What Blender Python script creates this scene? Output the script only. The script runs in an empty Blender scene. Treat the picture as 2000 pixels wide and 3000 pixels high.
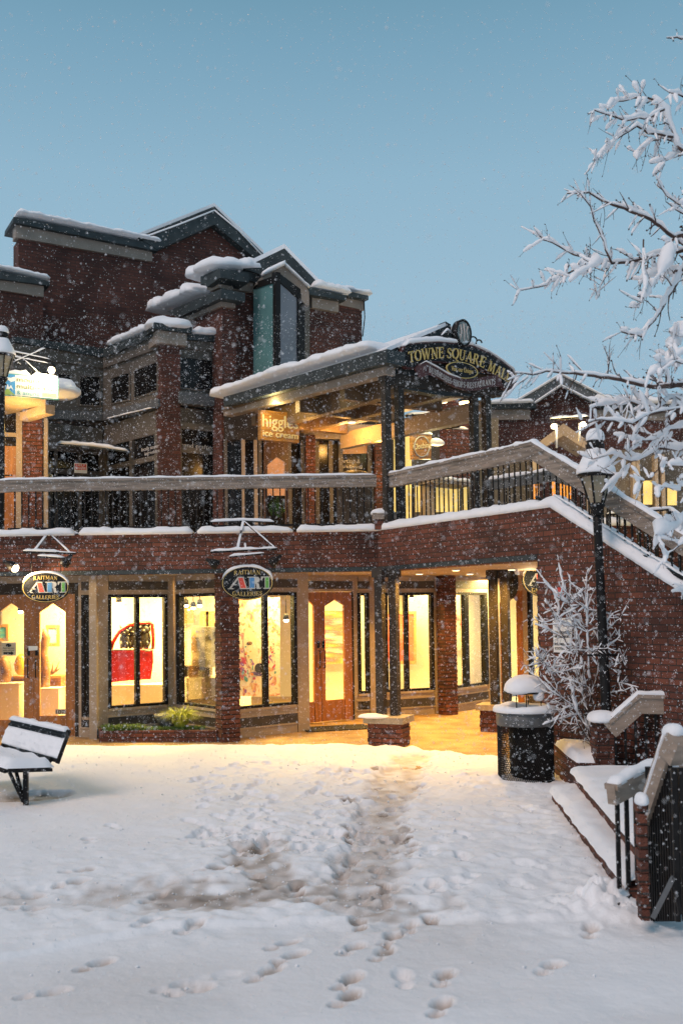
import bpy, bmesh, math, random
import numpy as np
from mathutils import Vector, Matrix, noise
random.seed(7)
sc = bpy.context.scene
COL = sc.collection
R_ = math.radians
# ------------------------------------------------------------------ camera
F = 2917.0; YC = 1653.0; CAM = Vector((0, 0, 2.0))
ROT = Matrix.Rotation(R_(92.5), 3, 'X') @ Matrix.Rotation(R_(-0.8), 3, 'Z')
cd = bpy.data.cameras.new('camera'); cam = bpy.data.objects.new('camera', cd); COL.objects.link(cam)
cam.location = CAM; cam.rotation_euler = ROT.to_euler()
cd.sensor_fit = 'HORIZONTAL'; cd.sensor_width = 24.0; cd.lens = 24.0 * F / 2000; cd.shift_y = (YC - 1500) / 2000
cd.clip_start = 0.1; cd.clip_end = 400
cd.dof.use_dof = True; cd.dof.focus_distance = 14.5; cd.dof.aperture_fstop = 2.8
sc.camera = cam
def ray(px, py):
    v = ROT @ Vector(((px - 1000) / F, (YC - py) / F, -1)); return v / v.y
def P(px, py, d): return CAM + ray(px, py) * d
def G(px, py, z=0.0):
    r = ray(px, py); return CAM + r * ((z - 2.0) / r.z)
# ------------------------------------------------------------------ objects
ORG = {}
def tagp(o, label=None, cat=None, group=None, kind=None):
    if label: o['label'] = label
    if cat: o['category'] = cat
    if group: o['group'] = group
    if kind: o['kind'] = kind
    return o
def thing(name, label, cat, loc, group=None):
    o = bpy.data.objects.new(name, None); COL.objects.link(o); o.empty_display_size = .2
    o.location = Vector(loc); ORG[o] = Vector(loc); return tagp(o, label, cat, group)
def hv(v):  # hash jitter
    return noise.noise(v)
class MB:
    def __init__(s): s.v = []; s.f = []; s.m = []; s.mats = []; s.sm = []
    def mi(s, mat):
        if mat not in s.mats: s.mats.append(mat)
        return s.mats.index(mat)
    def add(s, vs, fs, mat, smooth=False):
        b = len(s.v); k = s.mi(mat); s.v += [tuple(v) for v in vs]
        for f in fs: s.f.append(tuple(i + b for i in f)); s.m.append(k); s.sm.append(smooth)
        return s
    def prism(s, front, vec, mat):   # front polygon (CCW seen from front), extruded along vec
        n = len(front); vs = [Vector(p) for p in front] + [Vector(p) + vec for p in front]
        fs = [tuple(range(n)), tuple(range(2 * n - 1, n - 1, -1))] + [(i, i + n, (i + 1) % n + n, (i + 1) % n) for i in range(n)]
        # orient by normal of polygon vs vec
        nn = Vector((0, 0, 0))
        for i in range(n):
            a, b = vs[i], vs[(i + 1) % n]; nn += Vector(((a.y - b.y) * (a.z + b.z), (a.z - b.z) * (a.x + b.x), (a.x - b.x) * (a.y + b.y)))
        if nn.dot(vec) > 0: fs = [tuple(reversed(f)) for f in fs]
        return s.add(vs, fs, mat)
    def box(s, c, sx, sy, sz, mat, rz=0, ax=None):   # centre, full sizes
        vs = []
        M = ax if ax else Matrix.Rotation(rz, 3, 'Z')
        for x in (-.5, .5):
            for y in (-.5, .5):
                for z in (-.5, .5): vs.append(Vector(c) + M @ Vector((x * sx, y * sy, z * sz)))
        return s.add(vs, [(0, 1, 3, 2), (4, 6, 7, 5), (0, 4, 5, 1), (2, 3, 7, 6), (0, 2, 6, 4), (1, 5, 7, 3)], mat)
    def bar(s, a, b, w, h, mat, up=(0, 0, 1)):       # square bar from a to b
        a = Vector(a); b = Vector(b); d = b - a; L = d.length; d = d / L; u = Vector(up)
        x = d.cross(u)
        if x.length < 1e-4: x = d.cross(Vector((0, 1, 0)))
        x.normalize(); z = x.cross(d)
        M = Matrix((x, d, z)).transposed()
        return s.box((a + b) / 2, w, L, h, mat, ax=M)
    def tube(s, pts, rad, mat, n=8, caps=True, smooth=True):
        pts = [Vector(p) for p in pts]; rs = rad if isinstance(rad, (list, tuple)) else [rad] * len(pts)
        vs = []; prev = None
        for i, p in enumerate(pts):
            t = (pts[min(i + 1, len(pts) - 1)] - pts[max(i - 1, 0)])
            t = t.normalized() if t.length > 1e-9 else Vector((0, 0, 1))
            x = prev - t * prev.dot(t) if prev is not None else t.cross(Vector((.3, .2, 1)))
            if x.length < 1e-4: x = t.cross(Vector((1, 0, 0)))
            x.normalize(); prev = x; y = t.cross(x)
            for k in range(n):
                a = 2 * math.pi * k / n; vs.append(p + (x * math.cos(a) + y * math.sin(a)) * rs[i])
        fs = []
        for i in range(len(pts) - 1):
            for k in range(n): fs.append((i * n + k, i * n + (k + 1) % n, (i + 1) * n + (k + 1) % n, (i + 1) * n + k))
        s.add(vs, fs, mat, smooth)
        if caps:
            b = len(s.v) - len(vs); k = s.mi(mat)
            for f in (tuple(range(n))[::-1], tuple(range((len(pts) - 1) * n, len(pts) * n))): s.f.append(tuple(i + b for i in f)); s.m.append(k); s.sm.append(False)
        return s
    def lathe(s, c, prof, mat, n=24, smooth=True, ax=None):   # prof [(r,z)]
        c = Vector(c); vs = []
        for r, z in prof:
            for k in range(n):
                a = 2 * math.pi * k / n; w = Vector((r * math.cos(a), r * math.sin(a), z)); vs.append(c + (ax @ w if ax else w))
        fs = []
        for i in range(len(prof) - 1):
            for k in range(n): fs.append((i * n + k, i * n + (k + 1) % n, (i + 1) * n + (k + 1) % n, (i + 1) * n + k))
        fs.append(tuple(range(n))[::-1]); fs.append(tuple(range((len(prof) - 1) * n, len(prof) * n)))
        return s.add(vs, fs, mat, smooth)
    def blob(s, c, rx, ry, rz, mat, nz=.12, fr=4., n=20, m=10, flat=.35, rot=0, p=1.0, ax=None):   # lumpy flattened dome
        c = Vector(c); vs = []; M = ax if ax else Matrix.Rotation(rot, 3, 'Z')
        for i in range(m + 1):
            th = -math.pi / 2 + math.pi * i / m
            for k in range(n):
                a = 2 * math.pi * k / n; ct, st = math.cos(th), math.sin(th)
                ca, sa = math.cos(a), math.sin(a)
                q = Vector((math.copysign(abs(ca) ** p, ca) * ct ** .7 if ct > 0 else 0, math.copysign(abs(sa) ** p, sa) * ct ** .7 if ct > 0 else 0, st if st > 0 else st * flat))
                w = c + M @ Vector((q.x * rx, q.y * ry, q.z * rz))
                j = 1 + nz * (hv(w * fr) * 1.6 + .45 * hv(w * fr * 3.1) + .2 * hv(w * fr * 8))
                vs.append(c + M @ Vector((q.x * rx * j, q.y * ry * j, q.z * rz * j)))
        fs = []
        for i in range(m):
            for k in range(n): fs.append((i * n + k, i * n + (k + 1) % n, (i + 1) * n + (k + 1) % n, (i + 1) * n + k))
        return s.add(vs, fs, mat, True)
    def snowline(s, pts, w, h, mat, step=.06, nz=.3, n=8, taper=True, fr=5.):   # lumpy half-round snow along a path
        pts = [Vector(p) for p in pts]; rs = []
        for a, b in zip(pts, pts[1:]):
            L = (b - a).length; k = max(1, int(L / step))
            for i in range(k): rs.append(a.lerp(b, i / k))
        rs.append(pts[-1]); vs = []; N = len(rs)
        for i, p in enumerate(rs):
            t = rs[min(i + 1, N - 1)] - rs[max(i - 1, 0)]; t.z = 0; t = t.normalized() if t.length > 1e-6 else Vector((1, 0, 0))
            x = Vector((t.y, -t.x, 0))
            e = min(1, (.35 + min(i, N - 1 - i) * step / max(h, .02))) if taper else 1
            q = hv(p * fr) + .35 * hv(p * 23); q2 = hv(p * fr * 2.3 + Vector((9, 2, 4))) + .5 * hv(p * 17)
            hh = h * e * (1 + nz * q * 1.5+nz*.4*q2); ww = w * .5 * (.75 + .25 * e) * (1 + nz * .6 * q2)
            for k in range(n + 1):
                a = math.pi * k / n
                cc = math.cos(a); ss = math.sin(a)
                vs.append(p + x * (math.copysign(abs(cc) ** .6, cc) * ww) + Vector((0, 0, (ss ** .7) * hh-.004)))
            vs.append(p+Vector((0, 0, -.004-.15*h)))
        fs = []; q = n + 2
        for i in range(N - 1):
            for k in range(q): fs.append((i * q + k, i * q + (k + 1) % q, (i + 1) * q + (k + 1) % q, (i + 1) * q + k))
        fs.append(tuple(range(q))[::-1]); fs.append(tuple(range((N - 1) * q, N * q)))
        return s.add(vs, fs, mat, True)
    def build(s, name, parent=None, label=None, cat=None, group=None, kind=None, origin=None):
        me = bpy.data.meshes.new(name)
        if parent is not None: o0 = ORG[parent]
        elif origin is not None: o0 = Vector(origin)
        else:
            xs = np.array(s.v); o0 = Vector(((xs[:, 0].min() + xs[:, 0].max()) / 2, (xs[:, 1].min() + xs[:, 1].max()) / 2, xs[:, 2].min()))
        me.from_pydata([(v[0] - o0.x, v[1] - o0.y, v[2] - o0.z) for v in s.v], [], s.f)
        for m in s.mats: me.materials.append(m)
        me.polygons.foreach_set('material_index', s.m); me.polygons.foreach_set('use_smooth', s.sm)
        uv = me.uv_layers.new(name='UVMap'); me.update()
        d = np.zeros(len(me.loops) * 2)
        for p in me.polygons:
            nx, ny, nz = p.normal
            if abs(nz) > .8: ux, uy, vz = (1, 0), (0, 1), 0
            else:
                l = math.hypot(nx, ny); tx, ty = -ny / l, nx / l
            for li in p.loop_indices:
                x, y, z = s.v[me.loops[li].vertex_index]
                if abs(nz) > .8: d[2 * li] = x; d[2 * li + 1] = y
                else: d[2 * li] = x * tx + y * ty; d[2 * li + 1] = z
        uv.data.foreach_set('uv', d)
        o = bpy.data.objects.new(name, me); COL.objects.link(o)
        if parent is not None:
            o.parent = parent; ORG[o] = ORG[parent]
            if isinstance(parent.data, bpy.types.Mesh): pass
        else: o.location = o0; ORG[o] = o0
        return tagp(o, label, cat, group, kind)
class VP:   # vertical plane through two plan points
    def __init__(s, a, b, raw=False):
        if raw: s.A = Vector((a[0], a[1], 0)); s.B = Vector((b[0], b[1], 0))
        else:
            s.A = P(a[0], 1780, a[1]); s.B = P(b[0], 1780, b[1])
        s.A.z = 0; s.B.z = 0; s.t = (s.B - s.A).normalized(); s.n = Vector((s.t.y, -s.t.x, 0))
        if s.n.dot(CAM - s.A) < 0: s.n = -s.n
    def at(s, px, py, off=0):
        r = ray(px, py); q = s.A + s.n * off; k = (q - CAM).dot(Vector((s.n.x, s.n.y, 0))) / r.dot(s.n); return CAM + r * k
    def sz(s, px, z, off=0):     # world point at pixel column px (near that height) and height z
        py = 1780
        for _ in range(4):
            p = s.at(px, py, off); d = p.y; py = py + (p.z - z) * F / d
        p = s.at(px, py, off); p.z = z; return p
    def poly(s, mb, pts, mat, off=0, th=.1):
        mb.prism([s.at(x, y, off) for x, y in pts], -s.n * th, mat); return mb
    def rect(s, mb, pl, pr, z0, z1, mat, off=0, th=.1):
        a = s.sz(pl, (z0 + z1) / 2, off); b = s.sz(pr, (z0 + z1) / 2, off)
        mb.prism([(a.x, a.y, z0), (b.x, b.y, z0), (b.x, b.y, z1), (a.x, a.y, z1)], -s.n * th, mat); return mb
# ------------------------------------------------------------------ materials
MATS = {}
def nodemat(name):
    m = bpy.data.materials.new(name); m.use_nodes = True; nt = m.node_tree; nt.nodes.clear()
    out = nt.nodes.new('ShaderNodeOutputMaterial'); b = nt.nodes.new('ShaderNodeBsdfPrincipled')
    nt.links.new(b.outputs[0], out.inputs[0]); MATS[name] = m
    return m, nt, b, out
def mat(name, c, rough=.6, var=.25, scale=8., bump=.0, metal=0, bscale=None, c2=None, stretch=None, spec=None, cut=None):
    m, nt, b, out = nodemat(name); N = nt.nodes.new; L = nt.links.new
    tc = N('ShaderNodeTexCoord'); src = tc.outputs['Object']
    if stretch:
        mp = N('ShaderNodeMapping'); mp.inputs['Scale'].default_value = stretch; L(src, mp.inputs[0]); src = mp.outputs[0]
    nz = N('ShaderNodeTexNoise'); nz.inputs['Scale'].default_value = scale; nz.inputs['Detail'].default_value = 5; L(src, nz.inputs['Vector'])
    cr = N('ShaderNodeValToRGB'); lo, hi = cut or (.35, .65)
    cr.color_ramp.elements[0].position = lo; cr.color_ramp.elements[1].position = hi
    a = c2 or tuple(x * (1 - var) for x in c)
    bcol = c if c2 else tuple(min(1, x * (1 + var * .6)) for x in c)
    cr.color_ramp.elements[0].color = (*a, 1); cr.color_ramp.elements[1].color = (*bcol, 1)
    L(nz.outputs[0], cr.inputs[0]); L(cr.outputs[0], b.inputs['Base Color'])
    b.inputs['Roughness'].default_value = rough; b.inputs['Metallic'].default_value = metal
    if spec is not None: b.inputs['Specular IOR Level'].default_value = spec
    if bump:
        n2 = N('ShaderNodeTexNoise'); n2.inputs['Scale'].default_value = bscale or scale * 6; n2.inputs['Detail'].default_value = 4; L(src, n2.inputs['Vector'])
        bp = N('ShaderNodeBump'); bp.inputs['Strength'].default_value = bump; bp.inputs['Distance'].default_value = .01; L(n2.outputs[0], bp.inputs['Height']); L(bp.outputs[0], b.inputs['Normal'])
    return m
def brickmat(name, c1, c2, mort, bw=.2, rh=.068):
    m, nt, b, out = nodemat(name); N = nt.nodes.new; L = nt.links.new
    uv = N('ShaderNodeUVMap'); nz = N('ShaderNodeTexNoise'); nz.inputs['Scale'].default_value = 9; nz.inputs['Detail'].default_value = 3
    tc = N('ShaderNodeTexCoord'); L(tc.outputs['Object'], nz.inputs['Vector'])
    mx = N('ShaderNodeMix'); mx.data_type = 'VECTOR'; mx.inputs[0].default_value = .008
    L(uv.outputs[0], mx.inputs[4]); L(nz.outputs[1], mx.inputs[5])
    br = N('ShaderNodeTexBrick'); L(mx.outputs[1], br.inputs['Vector'])
    br.inputs['Scale'].default_value = 1; br.inputs['Brick Width'].default_value = bw; br.inputs['Row Height'].default_value = rh
    br.inputs['Mortar Size'].default_value = .007; br.inputs['Mortar Smooth'].default_value = .3; br.inputs['Bias'].default_value = -.1
    br.inputs['Color1'].default_value = (*c1, 1); br.inputs['Color2'].default_value = (*c2, 1); br.inputs['Mortar'].default_value = (*mort, 1)
    n3 = N('ShaderNodeTexNoise'); n3.inputs['Scale'].default_value = 1.6; n3.inputs['Detail'].default_value = 7; L(tc.outputs['Object'], n3.inputs['Vector'])
    mr = N('ShaderNodeMapRange'); mr.inputs['From Min'].default_value = .3; mr.inputs['From Max'].default_value = .7; mr.inputs['To Min'].default_value = .5; mr.inputs['To Max'].default_value = 1.4
    L(n3.outputs[0], mr.inputs['Value'])
    ml = N('ShaderNodeMix'); ml.data_type = 'RGBA'; ml.blend_type = 'MULTIPLY'; ml.inputs[0].default_value = 1; L(br.outputs['Color'], ml.inputs[6]); L(mr.outputs[0], ml.inputs[7])
    L(ml.outputs[2], b.inputs['Base Color']); b.inputs['Roughness'].default_value = .85
    n4 = N('ShaderNodeTexNoise'); n4.inputs['Scale'].default_value = 60; L(tc.outputs['Object'], n4.inputs['Vector'])
    ad = N('ShaderNodeMath'); ad.operation = 'MULTIPLY_ADD'; L(br.outputs['Fac'], ad.inputs[0]); ad.inputs[1].default_value = -1; L(n4.outputs[0], ad.inputs[2])
    bp = N('ShaderNodeBump'); bp.inputs['Strength'].default_value = 1.0; bp.inputs['Distance'].default_value = .02; L(ad.outputs[0], bp.inputs['Height']); L(bp.outputs[0], b.inputs['Normal'])
    return m
def emat(name, c, s, var=0, scale=3.):
    m, nt, b, out = nodemat(name); N = nt.nodes.new; L = nt.links.new
    b.inputs['Base Color'].default_value = (*[x * .5 for x in c], 1); b.inputs['Emission Strength'].default_value = s; b.inputs['Emission Color'].default_value = (*c, 1)
    if var:
        tc = N('ShaderNodeTexCoord'); nz = N('ShaderNodeTexNoise'); nz.inputs['Scale'].default_value = scale; L(tc.outputs['Object'], nz.inputs['Vector'])
        cr = N('ShaderNodeValToRGB'); cr.color_ramp.elements[0].position = .35; cr.color_ramp.elements[1].position = .65
        cr.color_ramp.elements[0].color = (*[x * (1 - var) for x in c], 1); cr.color_ramp.elements[1].color = (*c, 1)
        L(nz.outputs[0], cr.inputs[0]); L(cr.outputs[0], b.inputs['Emission Color'])
    return m
def glassmat(name, tint=(.95, .97, .95), g=.07):
    m, nt, b, out = nodemat(name); N = nt.nodes.new; L = nt.links.new
    t = N('ShaderNodeBsdfTransparent'); t.inputs[0].default_value = (*tint, 1); gl = N('ShaderNodeBsdfGlossy'); gl.inputs['Roughness'].default_value = .03
    lw = N('ShaderNodeLayerWeight'); lw.inputs[0].default_value = .15
    mt = N('ShaderNodeMath'); mt.operation = 'MULTIPLY_ADD'; L(lw.outputs['Fresnel'], mt.inputs[0]); mt.inputs[1].default_value = .6; mt.inputs[2].default_value = g * .5
    mx = N('ShaderNodeMixShader'); L(mt.outputs[0], mx.inputs[0]); L(t.outputs[0], mx.inputs[1]); L(gl.outputs[0], mx.inputs[2]); L(mx.outputs[0], out.inputs[0])
    return m
def rampmat(name, cols, scale=4., detail=6, rough=.6, stretch=(1, 1, 1), dist=0.):
    m, nt, b, out = nodemat(name); N = nt.nodes.new; L = nt.links.new
    tc = N('ShaderNodeTexCoord'); mp = N('ShaderNodeMapping'); mp.inputs['Scale'].default_value = stretch; L(tc.outputs['Object'], mp.inputs[0])
    nz = N('ShaderNodeTexNoise'); nz.inputs['Scale'].default_value = scale; nz.inputs['Detail'].default_value = detail; nz.inputs['Distortion'].default_value = dist; L(mp.outputs[0], nz.inputs['Vector'])
    cr = N('ShaderNodeValToRGB'); e = cr.color_ramp.elements; n = len(cols)
    for i, c in enumerate(cols):
        x = .28 + .44 * i / (n - 1)
        if i == 0: el = e[0]; el.position = x
        elif i == n - 1: el = e[-1]; el.position = x
        else: el = e.new(x)
        el.color = (*c, 1)
    L(nz.outputs[0], cr.inputs[0]); L(cr.outputs[0], b.inputs['Base Color']); b.inputs['Roughness'].default_value = rough
    return m
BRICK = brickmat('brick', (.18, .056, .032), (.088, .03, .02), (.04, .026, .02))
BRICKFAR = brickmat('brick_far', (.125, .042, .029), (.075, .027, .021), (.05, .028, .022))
BEIGE = mat('beige_paint', (.36, .28, .2), .55, .14, 3., .15)
BAND = mat('beige_band', (.27, .22, .18), .7, .18, 2.5, .3)
SIDING = mat('grey_siding', (.105, .09, .075), .7, .2, 2., .2)
GREYWOOD = mat('grey_rail_wood', (.25, .205, .17), .65, .45, 2.2, .5, stretch=(1.2, 1.2, 14))
FLASH = mat('dark_flashing', (.042, .052, .055), .6, .3, 4., spec=.25)
BLACK = mat('black_metal', (.012, .011, .011), .5, .3, 20., spec=.2)
COLMAT = mat('dark_column_paint', (.045, .037, .031), .6, .3, 6., .2, spec=.2)
WOODDOOR = mat('varnished_wood', (.33, .125, .028), .35, .3, 3., .1, stretch=(6, 6, .6))
WOODSIGN = mat('carved_wood', (.42, .2, .05), .5, .35, 6., .2, stretch=(1, 1, 5))
SNOW = mat('snow', (.86, .87, .9), .75, .03, 2., .5, bscale=14, spec=.2)
CONC = mat('concrete', (.42, .26, .11), .7, .35, 3., .6, bscale=90)
DARKGL = mat('dark_window_glass', (.014, .013, .013), .18, .5, 3., spec=.22)
TEALGL = mat('sky_tinted_glass', (.10, .22, .23), .25, .2, 2., spec=.4)  # teal base colour stands in for the reflected sky
GREYGL = mat('grey_window_blind', (.16, .17, .2), .3, .2, 1.5)
GLASS = glassmat('clear_glass')
WHITEW = mat('gallery_white_wall', (.75, .68, .55), .8, .05, 1.)
FLOORW = mat('gallery_floor', (.42, .26, .12), .4, .2, 2., stretch=(1, 8, 1))
GOLD = mat('gold_lettering', (.62, .45, .14), .45, .15, 10.)
PALE = mat('pale_lettering', (.5, .47, .45), .5, .1, 10.)
WHITE = mat('white_paint', (.8, .8, .78), .5, .06, 10.)
SIGNBLK = mat('sign_black_paint', (.012, .013, .015), .55, .3, 10., spec=.2)
MAROON = mat('maroon_paint', (.075, .02, .018), .5, .3, 8.)
BARK = mat('bark', (.085, .05, .04), .85, .4, 20., .6)
STEEL = mat('grey_steel', (.1, .105, .11), .5, .2, 10.)
STONE = mat('stone_cap', (.3, .25, .19), .8, .2, 10., .3)
DEN = mat('dark_panel', (.055, .045, .037), .6, .3, 5.)
RED = mat('red_car_paint', (.2, .008, .006), .2, .1, 2.)
def RGBm(n, c, r=.5): return mat(n, c, r, .12, 8.)
REDL = RGBm('red_letter', (.65, .08, .05)); BLUL = RGBm('blue_letter', (.08, .25, .5)); GRNL = RGBm('green_letter', (.14, .4, .08))
BULB = emat('warm_bulb', (1, .8, .5), 14)
LEDS = emat('downlight', (1, .78, .42), 6)
# ------------------------------------------------------------------ lettering
_tc = {}
def textmesh(body):
    if body in _tc: return _tc[body]
    c = bpy.data.curves.new('t', 'FONT'); c.body = body; c.size = 1; c.resolution_u = 3
    o = bpy.data.objects.new('t', c); COL.objects.link(o); bpy.context.view_layer.update()
    me = bpy.data.meshes.new_from_object(o.evaluated_get(bpy.context.evaluated_depsgraph_get()))
    vs = [tuple(v.co) for v in me.vertices]; fs = [tuple(p.vertices) for p in me.polygons]
    bpy.data.objects.remove(o); bpy.data.curves.remove(c); bpy.data.meshes.remove(me)
    xs = [v[0] for v in vs]; x0, x1 = min(xs), max(xs)
    r = ([((v[0] - x0) / (x1 - x0), v[1] / .7) for v in vs], fs); _tc[body] = r; return r   # x 0..1, cap height 1
def text(mb, body, f, mat, th=.004, n=None):   # f(u, v) -> world point; n = normal
    vs, fs = textmesh(body)
    a = [f(*v) for v in vs]; b = [p + n * th for p in a]
    N = len(a); edges = {}
    out = [tuple(i + N for i in q) for q in fs]
    nn = (a[fs[0][1]] - a[fs[0][0]]).cross(a[fs[0][2]] - a[fs[0][1]])
    if nn.dot(n) < 0: out = [tuple(reversed(q)) for q in out]
    for q in fs:
        for i in range(len(q)):
            e = (q[i], q[(i + 1) % len(q)])
            if (e[1], e[0]) in edges: edges[(e[1], e[0])] = None
            else: edges[e] = 1
    for e, k in edges.items():
        if k: out.append((e[0], e[1], e[1] + N, e[0] + N))
    mb.add(a + b, out, mat)
# serif glyphs: strokes in a 0..w x 0..1 box, (x0,y0,x1,y1,width)
def _arc(cx, cy, rx, ry, a0, a1, n=12): return [(cx + rx * math.cos(R_(a0 + (a1 - a0) * i / n)), cy + ry * math.sin(R_(a0 + (a1 - a0) * i / n))) for i in range(n + 1)]
K, H = .17, .075
def sr(x, y, w=.3): return ([(x - w / 2, y), (x + w / 2, y)], H)
SG = {
 'T': (.75, [([(.37, 0), (.37, 1)], K), ([(.0, .96), (.75, .96)], H), ([(.03, .96), (.03, .78)], H), ([(.72, .96), (.72, .78)], H), sr(.37, .03)]),
 'O': (.85, [(_arc(.42, .5, .37, .47, -60, 60), K), (_arc(.42, .5, .37, .47, 60, 120), H), (_arc(.42, .5, .37, .47, 120, 240), K), (_arc(.42, .5, .37, .47, 240, 300), H)]),
 'Q': (.85, [(_arc(.42, .5, .37, .47, 0, 60), K), (_arc(.42, .5, .37, .47, -60, 0), K), (_arc(.42, .5, .37, .47, 60, 120), H), (_arc(.42, .5, .37, .47, 120, 240), K), (_arc(.42, .5, .37, .47, 240, 300), H), ([(.45, .1), (.65, -.12), (.9, -.15)], .1)]),
 'W': (1.15, [([(.1, 1), (.35, 0)], K), ([(.35, 0), (.58, .95)], H), ([(.55, 1), (.8, 0)], K), ([(.8, 0), (1.05, 1)], H), sr(.1, .97), sr(.55, .97, .25), sr(1.05, .97, .25)]),
 'N': (.9, [([(.15, 0), (.15, 1)], H), ([(.13, 1), (.76, 0)], K), ([(.76, 0), (.76, 1)], H), sr(.15, .03, .25), sr(.1, .97, .2), sr(.76, .97, .25)]),
 'E': (.7, [([(.15, 0), (.15, 1)], K), ([(.02, .03), (.65, .03)], H), ([(.02, .97), (.6, .97)], H), ([(.15, .52), (.48, .52)], H), ([(.62, .0), (.66, .25)], H), ([(.58, 1), (.6, .78)], H), ([(.48, .64), (.48, .4)], H)]),
 'S': (.62, [(_arc(.3, .74, .22, .22, 20, 180), H + .02), ([(.08, .72), (.14, .6), (.3, .52), (.46, .42), (.52, .28)], K), (_arc(.29, .25, .24, .22, 0, -165), H + .02), ([(.52, .95), (.52, .72)], H), ([(.06, .05), (.06, .3)], H)]),
 'U': (.85, [([(.15, 1), (.15, .35)], K), (_arc(.42, .33, .27, .3, 180, 360), H + .03), ([(.69, .33), (.69, 1)], H), sr(.15, .97), sr(.69, .97, .25)]),
 'A': (.9, [([(.1, 0), (.43, 1)], H), ([(.43, 1), (.78, 0)], K), ([(.22, .35), (.62, .35)], H), sr(.1, .03, .25), sr(.78, .03)]),
 'R': (.85, [([(.15, 0), (.15, 1)], K), ([(.05, .97), (.4, .97)], H), (_arc(.38, .74, .2, .22, 90, -90), K - .03), ([(.15, .52), (.4, .52)], H), ([(.38, .52), (.72, .03), (.85, .03)], K - .02), sr(.15, .03)]),
 'M': (1.1, [([(.13, 0), (.17, 1)], H), ([(.15, 1), (.5, .1)], K), ([(.5, .1), (.85, 1)], H), ([(.87, 1), (.92, 0)], K), sr(.13, .03, .25), sr(.92, .03), sr(.1, .97, .2), sr(.9, .97, .2)]),
 'L': (.7, [([(.17, 0), (.17, 1)], K), ([(.03, .03), (.62, .03)], H), ([(.62, 0), (.66, .3)], H), sr(.17, .97)]),
 'I': (.35, [([(.17, 0), (.17, 1)], K), sr(.17, .97), sr(.17, .03)]),
 'G': (.85, [(_arc(.42, .5, .37, .47, 40, 120), H), (_arc(.42, .5, .37, .47, 120, 240), K), (_arc(.42, .5, .37, .47, 240, 310), H), ([(.68, .0), (.68, .42)], K), sr(.66, .42)]),
 'B': (.75, [([(.15, 0), (.15, 1)], K), (_arc(.36, .75, .2, .22, 90, -90), K - .03), (_arc(.38, .26, .25, .24, 90, -90), K - .03), ([(.05, .97), (.38, .97)], H), ([(.15, .52), (.38, .52)], H), ([(.05, .03), (.4, .03)], H)]),
 'H': (.9, [([(.15, 0), (.15, 1)], K), ([(.75, 0), (.75, 1)], K), ([(.15, .5), (.75, .5)], H), sr(.15, .03), sr(.75, .03), sr(.15, .97), sr(.75, .97)]),
 'P': (.75, [([(.15, 0), (.15, 1)], K), (_arc(.36, .73, .22, .23, 90, -90), K - .03), ([(.05, .97), (.38, .97)], H), ([(.15, .5), (.38, .5)], H), sr(.15, .03)]),
 '.': (.4, [([(.1, .45), (.26, .45)], K)]), ' ': (.45, [])}
def serif(mb, body, f, mat, n, th=.006, gap=.1):   # f(u,v): u 0..1 along, v 0..1 height
    W = sum(SG[c][0] + gap for c in body) - gap; x = 0
    for c in body:
        w, st = SG[c]
        for pts, k in st:
            L = []; Rr = []
            for i, p in enumerate(pts):
                a = pts[max(i - 1, 0)]; b = pts[min(i + 1, len(pts) - 1)]; dx, dy = b[0] - a[0], b[1] - a[1]; l = math.hypot(dx, dy) or 1
                L.append((p[0] - dy / l * k / 2, p[1] + dx / l * k / 2)); Rr.append((p[0] + dy / l * k / 2, p[1] - dx / l * k / 2))
            for i in range(len(pts) - 1):
                q = [L[i], L[i + 1], Rr[i + 1], Rr[i]]
                mb.prism([f((x + a) / W, b) + n * th for a, b in q], -n * th, mat)
        x += w + gap
# ================================================================== planes
A2 = P(1110, 1780, 14.85); B2 = P(1578, 1780, 11.85)
VF = VP(((-9, 14.85)), ((A2.x, 14.85)), raw=True)        # balcony front plane
VB = VP((A2.x, A2.y), (B2.x, B2.y), raw=True)            # bridge and stair plane
ZS, ZT = 2.57, 3.15                                      # soffit, parapet top
# ================================================================== sky, light
w = bpy.data.worlds.new('World'); sc.world = w; w.use_nodes = True; nt = w.node_tree; nt.nodes.clear()
N = nt.nodes.new; L = nt.links.new
out = N('ShaderNodeOutputWorld'); bg = N('ShaderNodeBackground'); tc = N('ShaderNodeTexCoord'); sp = N('ShaderNodeSeparateXYZ'); cr = N('ShaderNodeValToRGB')
L(tc.outputs['Generated'], sp.inputs[0]); L(sp.outputs['Z'], cr.inputs[0]); L(cr.outputs[0], bg.inputs[0]); L(bg.outputs[0], out.inputs[0])
e = cr.color_ramp.elements
for pos, c in ((0, (.38, .52, .64)), (.2, (.325, .495, .625)), (.3, (.325, .505, .64)), (.4, (.28, .465, .605)), (.5, (.195, .37, .505)), (.6, (.11, .26, .36)), (1, (.22, .31, .40))):
    if pos == 0: el = e[0]; el.position = 0
    elif pos == 1: el = e[-1]; el.position = 1
    else: el = e.new(pos)
    el.color = (*c, 1)
bg.inputs[1].default_value = 1.0
sd = bpy.data.lights.new('sun', 'SUN'); sun = bpy.data.objects.new('sun', sd); COL.objects.link(sun)
sd.energy = 1.6; sd.angle = R_(26); sd.color = (1, .74, .62); sun.rotation_euler = (R_(44), 0, R_(-42)); sun.location = (0, 0, 20)
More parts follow.
